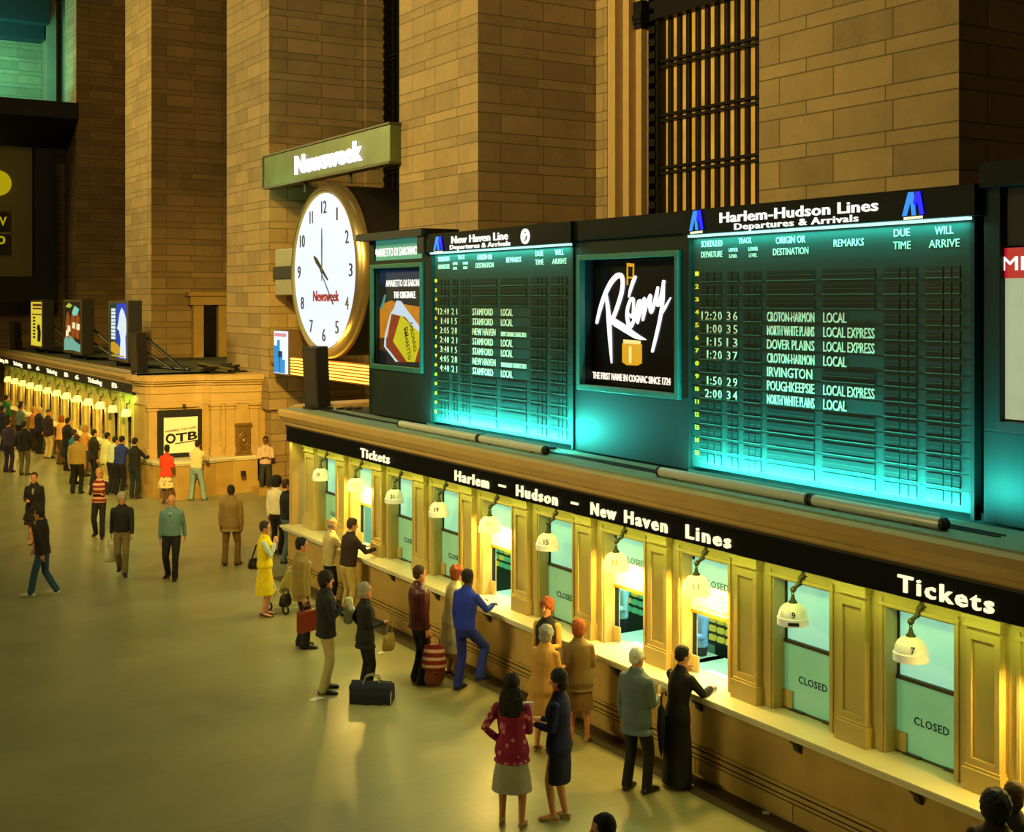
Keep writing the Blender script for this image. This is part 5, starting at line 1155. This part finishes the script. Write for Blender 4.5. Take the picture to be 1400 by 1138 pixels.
for s in (-1, 1):
    f_.tube([(s * .2, .24, .085), (s * .19, .0, .45), (s * .18, -.3, .88), (s * .18, -.38, .9), (s * .18, -.42, .84)], .011, 8); f_.tube([(s * .2, -.22, .085), (s * .19, .02, .42), (s * .18, .22, .62)], .011, 8)
f_.tube([(-.2, -.22, .085), (.2, -.22, .085)], .009, 8).tube([(-.2, .24, .085), (.2, .24, .085)], .009, 8); f_.build('frame', WF, t, smooth=True)
b = MB(); eloft(b, [(0, -.2, .78), (0, -.05, .5), (0, .02, .36), (0, .2, .38)], [(.17, .012), (.18, .02), (.18, .03), (.17, .012)]); bake('seat', b, .012, cloth('#d6ca86'), t, 1, .008, 8, .7)
bag('carrier_bag', 'small black bag hanging low on the folding stroller', 'bag', (8.74, 22.02, .12), (.3, .14, .22), '#131012', .4, .12)
person('man in dark brown sweater and khaki trousers leaning on counter', (9.6, 21.15), 52, 'm', 1.79, 1.05, lean=7, feet=((-.12, 0), (.13, -.05)), arms=('counter', 'counter'), head=(12, 8), hair=('short', 'brown'), top=('sweater', '#2a1812', .92), bottom=('trousers', '#b09a58'), shirt='#d8d4c4', fine=True)
person('balding man in beige jacket and black trousers at the counter', (9.58, 21.95), 60, 'm', 1.68, 1.02, lean=5, arms=('down', 'counter'), head=(0, 10), hair=('fringe', 'grey'), top=('jacket', '#bfae7c', .86), bottom=('trousers', '#0c0b0a'), fine=True)
person('man in black sweater and grey jeans at the booth corner', (10.46, 26.3), 62, 'm', 1.82, 1.0, feet=((-.12, 0), (.12, -.08)), arms=('hold', 'hold'), hair=('short', 'brown'), top=('sweater', '#0e0f12', .92), bottom=('trousers', '#4d5a66'), shirt='#d8d4c4', fine=True)
person('man with afro in white shirt behind the black sweater', (10.6, 27.25), 25, 'm', 1.76, 1.0, arms=('down', 'hold'), skin='brown', hair=('afro', 'black'), top=('shirt', '#d8cfb4', .9), bottom=('trousers', '#17120f'))
person('man in brown suit seen from behind on the open floor', (9.3, 26.6), 2, 'm', 1.74, 1.08, feet=((-.14, 0), (.13, .04)), fdir=(-14, 12), arms=('down', 'down'), hair=('short', 'dark'), skin='brown', top=('jacket', '#7d6638', .76), bottom=('trousers', '#6e5428', .01), fine=True)
person('bald man in teal sweater with tie walking towards the viewer', (7.8, 25.95), 178, 'm', 1.74, 1.1, feet=((-.09, .1), (.1, -.1)), lift=(0, .02), arms=('swingb', 'down'), hair=('fringe', 'white'), top=('sweater', '#5c7f82', .92), bottom=('trousers', '#0b0b0d'), shirt='#dcd8c4', tie='#243446', fine=True)
r_, h_, m_ = person('man in dark top and khaki trousers striding with a white bag', (7.03, 26.9), 165, 'm', 1.74, .95, lean=4, feet=((-.06, .12), (.05, -.2)), lift=(0, .06), arms=('swingf', 'swingb'), hair=('curly', 'grey'), skin='tan', top=('shirt', '#0f1016', .92), bottom=('trousers', '#6f6440'), fine=True)
bag('carrier_bag', 'white carrier bag held by the striding man in khaki', 'bag', at_hand(h_[1], .52), (.34, .12, .36), '#b8b49c', .2, .12, None)
person('blond woman in red striped sweater and open black coat', (7.66, 31.4), 176, 'f', 1.68, 1.0, feet=((-.1, .12), (.12, -.12)), lift=(0, .03), arms=('cross', 'cross'), hair=('bob', 'blond'), top=('sweater', '#7a1c16', .9, 'stripes'), bodice='#14120f', bottom=('trousers', '#0b0b0c'), shirt=None)
r_, h_, m_ = person('dark-coated woman with handbag approaching at the left', (6.13, 31.3), 172, 'f', 1.7, 1.06, feet=((-.08, .1), (.08, -.1)), arms=('down', 'hold'), hair=('short', 'brown'), top=('coat', '#141014', .62), bottom=('skirt', '#2a1610', .5), shoes=('heel', '#140c0a'), shirt='#8a8478')
bag('handbag', 'big dark handbag hanging by the approaching dark-coated woman', 'handbag', at_hand(h_[0] + Vector((-.06, 0, 0)), .44), (.4, .16, .3), '#100e10', .2, .14)
person('person in dark brown jacket, blue jeans and white sneakers striding left', (5.2, 25.75), -84, 'm', 1.72, .98, lean=5, feet=((-.06, .22), (.07, -.24)), lift=(0, .06), arms=('swingb', 'swingf'), hair=('short', 'dark'), skin='tan', top=('jacket', '#1c120c', .86), bottom=('trousers', '#1f4560'), shoes=('sneaker', '#c9c4ae'), fine=True)
person('person with a big dark afro in maroon at the lower right corner', (8.82, 6.68), 40, 'm', 1.75, 1.0, arms=('down', 'hold'), skin='brown', hair=('afro', 'black'), top=('jacket', '#2c0d12', .84), bottom=('trousers', '#14110f'), shirt='#d8d4c8', fine=True)
person('brown-haired person cut by the right edge beside the big afro', (9.42, 6.95), 40, 'f', 1.62, 1.0, arms=('down', 'hold'), skin='fair', hair=('bob', 'brown'), top=('jacket', '#14121c', .84), bottom=('trousers', '#14110f'))
person('person in blue shirt passing below the lower edge of view', (5.85, 8.05), -90, 'm', 1.73, 1.0, feet=WLK['feet'], lift=WLK['lift'], arms=WLK['arms'], hair=('short', 'black'), top=('shirt', '#1d3a6a', .92), bottom=('trousers', '#1a2230'))
# clerks behind the open windows
person('ticket clerk in light blue shirt behind the notice window', (11.6, WC[4] * 1.12 + .3), 0, 'm', 1.74, rz=R(75), arms=('hold', 'hold'), hair=('short', 'dark'), top=('shirt', '#6f9ad0', .94), bottom=('trousers', '#1a1c22'))
person('ticket clerk in pale blue shirt behind the second lit window', (11.6, WC[5] * 1.12 + .3), 0, 'm', 1.74, rz=R(80), arms=('hold', 'hold'), hair=('short', 'brown'), top=('shirt', '#8fc0d0', .94), bottom=('trousers', '#1a1c22'))
# the queue and bystanders at the far booth
FP = lambda x, y: tuple(floor_at(x, y))[:2]
person('woman in red jacket and spotted skirt at the curved betting counter', FP(227, 689), 12, 'f', 1.66, 1.02, lean=5, arms=('hold', 'hold'), skin='brown', hair=('short', 'black'), top=('blouse', '#d8381c', .84), bottom=('skirt', '#d8c490', .48, .08, 'spots'), shoes=('heel', '#5a2a1a'))
person('man in cream shirt and pale blue jeans at the curved betting counter', FP(268, 684), 8, 'm', 1.72, 1.05, lean=10, feet=((-.14, -.04), (.22, .06)), arms=('counter', 'counter'), hair=('short', 'dark'), top=('shirt', '#d2c08a', .94), bottom=('trousers', '#7f98a0', .02), shoes=('flat', '#6a4a34'))
person('man in black sweater and dark jeans left of the red jacket', FP(183, 682), 25, 'm', 1.76, 1.05, lean=4, arms=('counter', 'counter'), hair=('short', 'black'), top=('sweater', '#0b0b0d', .92), bottom=('trousers', '#14202c'), shoes=('flat', '#4a3a28'))
person('man in royal blue shirt leaning on the far counter corner', FP(163, 677), 25, 'm', 1.74, 1.12, lean=10, arms=('counter', 'counter'), hair=('short', 'black'), top=('shirt', '#132a7c', .92), bottom=('trousers', '#08080c'))
person('man with tie and moustache arms folded against the pier', (13.62, 35.9), 172, 'm', 1.7, 1.0, arms=('cross', 'cross'), skin='brown', hair=('short', 'black'), top=('shirt', '#c9a890', .92), bottom=('trousers', '#2a2c22'), shirt='#d2b49c', tie='#3c1c1c')
person('man in khaki jacket standing back from the far queue', (8.83, 38.9), 2, 'm', 1.76, 1.1, feet=((-.13, 0), (.12, -.03)), hair=('short', 'brown'), top=('jacket', '#9a7f3c', .88), bottom=('trousers', '#0c0b0a'))
person('man in dark jacket and grey trousers at the rear of far queue', (8.27, 43.9), 8, 'm', 1.76, 1.12, arms=('pocket', 'pocket'), hair=('short', 'dark'), top=('jacket', '#0f1018', .82), bottom=('trousers', '#5a523a'))
person('person in purple trousers and grey shirt at the far left', (7.96, 44.9), 15, 'm', 1.76, 1.05, arms=('hold', 'down'), hair=('short', 'dark'), top=('shirt', '#33284c', .9), bottom=('trousers', '#221a3a', .02))
def by_head(x, ytop, H): 
    d = FPX * (CAMH - H) / (ytop - YH); l = (x - 700) / FPX
    return ((math.sin(YAW) + l * math.cos(YAW)) * d, (math.cos(YAW) - l * math.sin(YAW)) * d)
QUEUE = [(152, 597, 1.7, 'white shirt man bent over the far counter next to royal blue shirt', 'shirt', '#b9c4a4', '#0e0f1c', ('short', 'dark'), 12), (143, 592, 1.72, 'man in pale cream suit third from the betting corner', 'jacket', '#c9c890', '#b8a868', ('short', 'black'), 8),
 (127, 588, 1.74, 'slim man in dark brown coat beside the pale cream suit', 'jacket', '#1a120c', '#101014', ('short', 'black'), 3), (116, 582, 1.66, 'blond woman in orange blouse squeezed at the far counter', 'blouse', '#c98a3c', '#4a3018', ('curly', 'blond'), 5),
 (100, 588, 1.7, 'man in turquoise shirt behind the khaki jacket', 'shirt', '#1d6a8c', '#1a1410', ('short', 'brown'), 3), (92, 572, 1.78, 'long-coated person in black in the far queue', 'coat', '#0b0b0d', '#0b0b0d', ('short', 'dark'), 2),
 (83, 569, 1.7, 'ginger woman in gold blouse at the far counter', 'blouse', '#d89a4a', '#5a3c1c', ('curly', 'ginger'), 5), (71, 560, 1.78, 'hatted man in plum jacket and cream trousers in the far queue', 'jacket', '#2a1420', '#c9b07a', ('hat', '#3c4236'), 2),
 (60, 557, 1.74, 'man in navy jacket and cap in the far queue', 'jacket', '#10142a', '#0c0c10', ('hat', '#c9b48a'), 2), (48, 556, 1.7, 'person in amber top in the far queue', 'blouse', '#b8761c', '#2a1a10', ('curly', 'blond'), 3),
 (37, 549, 1.72, 'white shirted person deep in the far queue', 'shirt', '#c4c4c0', '#1c1a18', ('short', 'black'), 3), (27, 553, 1.74, 'man in grey-green shirt pointing in the far queue', 'shirt', '#5c6c64', '#15161a', ('short', 'dark'), 3),
 (9, 541, 1.76, 'man in bright green shirt at the left end of the queue', 'shirt', '#0f6a44', '#141418', ('short', 'dark'), 3), (3, 556, 1.7, 'person in dark violet at the left edge of view', 'jacket', '#1c1630', '#141420', ('short', 'dark'), 2)]
for x, y, H, lab, tk, tc_, bc_, hr, ln in QUEUE:
    p = by_head(x, y, H); p = (min(p[0], 9.9), p[1])
    person(lab, p, 40 + rnd.uniform(-15, 12), 'f' if tk == 'blouse' else 'm', H, 1.05, lean=ln, arms=('down', 'counter') if ln > 4 else ('hold', 'down'), hair=hr, skin=rnd.choice(['fair', 'tan', 'brown']), top=(tk, tc_), bottom=('trousers', bc_))
# bags and litter on the floor
t = thing('duffel_bag', 'navy duffel bag with pale piping standing on the floor', 'bag', (7.88, 16.52, 0), None, R(-36))
b = MB().prism([(-.17, .01), (.17, .01), (.165, .14), (.12, .24), (.05, .29), (-.05, .29), (-.12, .24), (-.165, .14)], 'x', -.31, .31); bake('bag_body', b, .01, cloth('#10142c'), t, 2, .012, 9, .6)
b = MB()
for s in (-1, 1): b.tube([(s * .3, y, z) for y, z in ((-.165, .02), (.165, .02), (.16, .14), (.115, .235), (.045, .283), (-.045, .283), (-.115, .235), (-.16, .14))], .008, 8, 0, True)
b.build('piping', cloth('#b8b49a'), t, smooth=True)
b = MB()
for s in (-1, 1): b.tube([(-.12, s * .06, .27), (-.09, s * .05, .36), (0, s * .03, .39), (.09, s * .05, .36), (.12, s * .06, .27)], .011, 8)
b.build('handle', cloth('#8f8a72'), t, smooth=True)
def scrap(p, w, h, lab, rz):
    v = [(-w, -h, .004), (0, -h, .01), (w, -h, .003), (-w, h, .003), (0, h * .9, .014), (w, h, .004)]
    vs = v + [(x, y, z - .003) for x, y, z in v]
    o = tag(MB().add(vs, [(0, 1, 4, 3), (1, 2, 5, 4), (9, 10, 7, 6), (10, 11, 8, 7), (0, 6, 7, 1), (1, 7, 8, 2), (3, 4, 10, 9), (4, 5, 11, 10), (0, 3, 9, 6), (2, 8, 11, 5)]).build('paper_scrap', PAPER, loc=(p[0], p[1], 0)), lab, 'paper scrap', 'paper scraps on the floor'); o.rotation_euler = (0, 0, rz)
scrap(FP(433, 956), .1, .055, 'white paper scrap on the floor by the khaki-trousered man', .3)
scrap(FP(521, 893), .05, .03, 'small paper scrap on the floor near the gold handbag', .1)
scrap(FP(1047, 1112), .06, .04, 'crumpled paper scrap at the foot of the counter', .9)
bpy.data.scenes.remove(TMP)
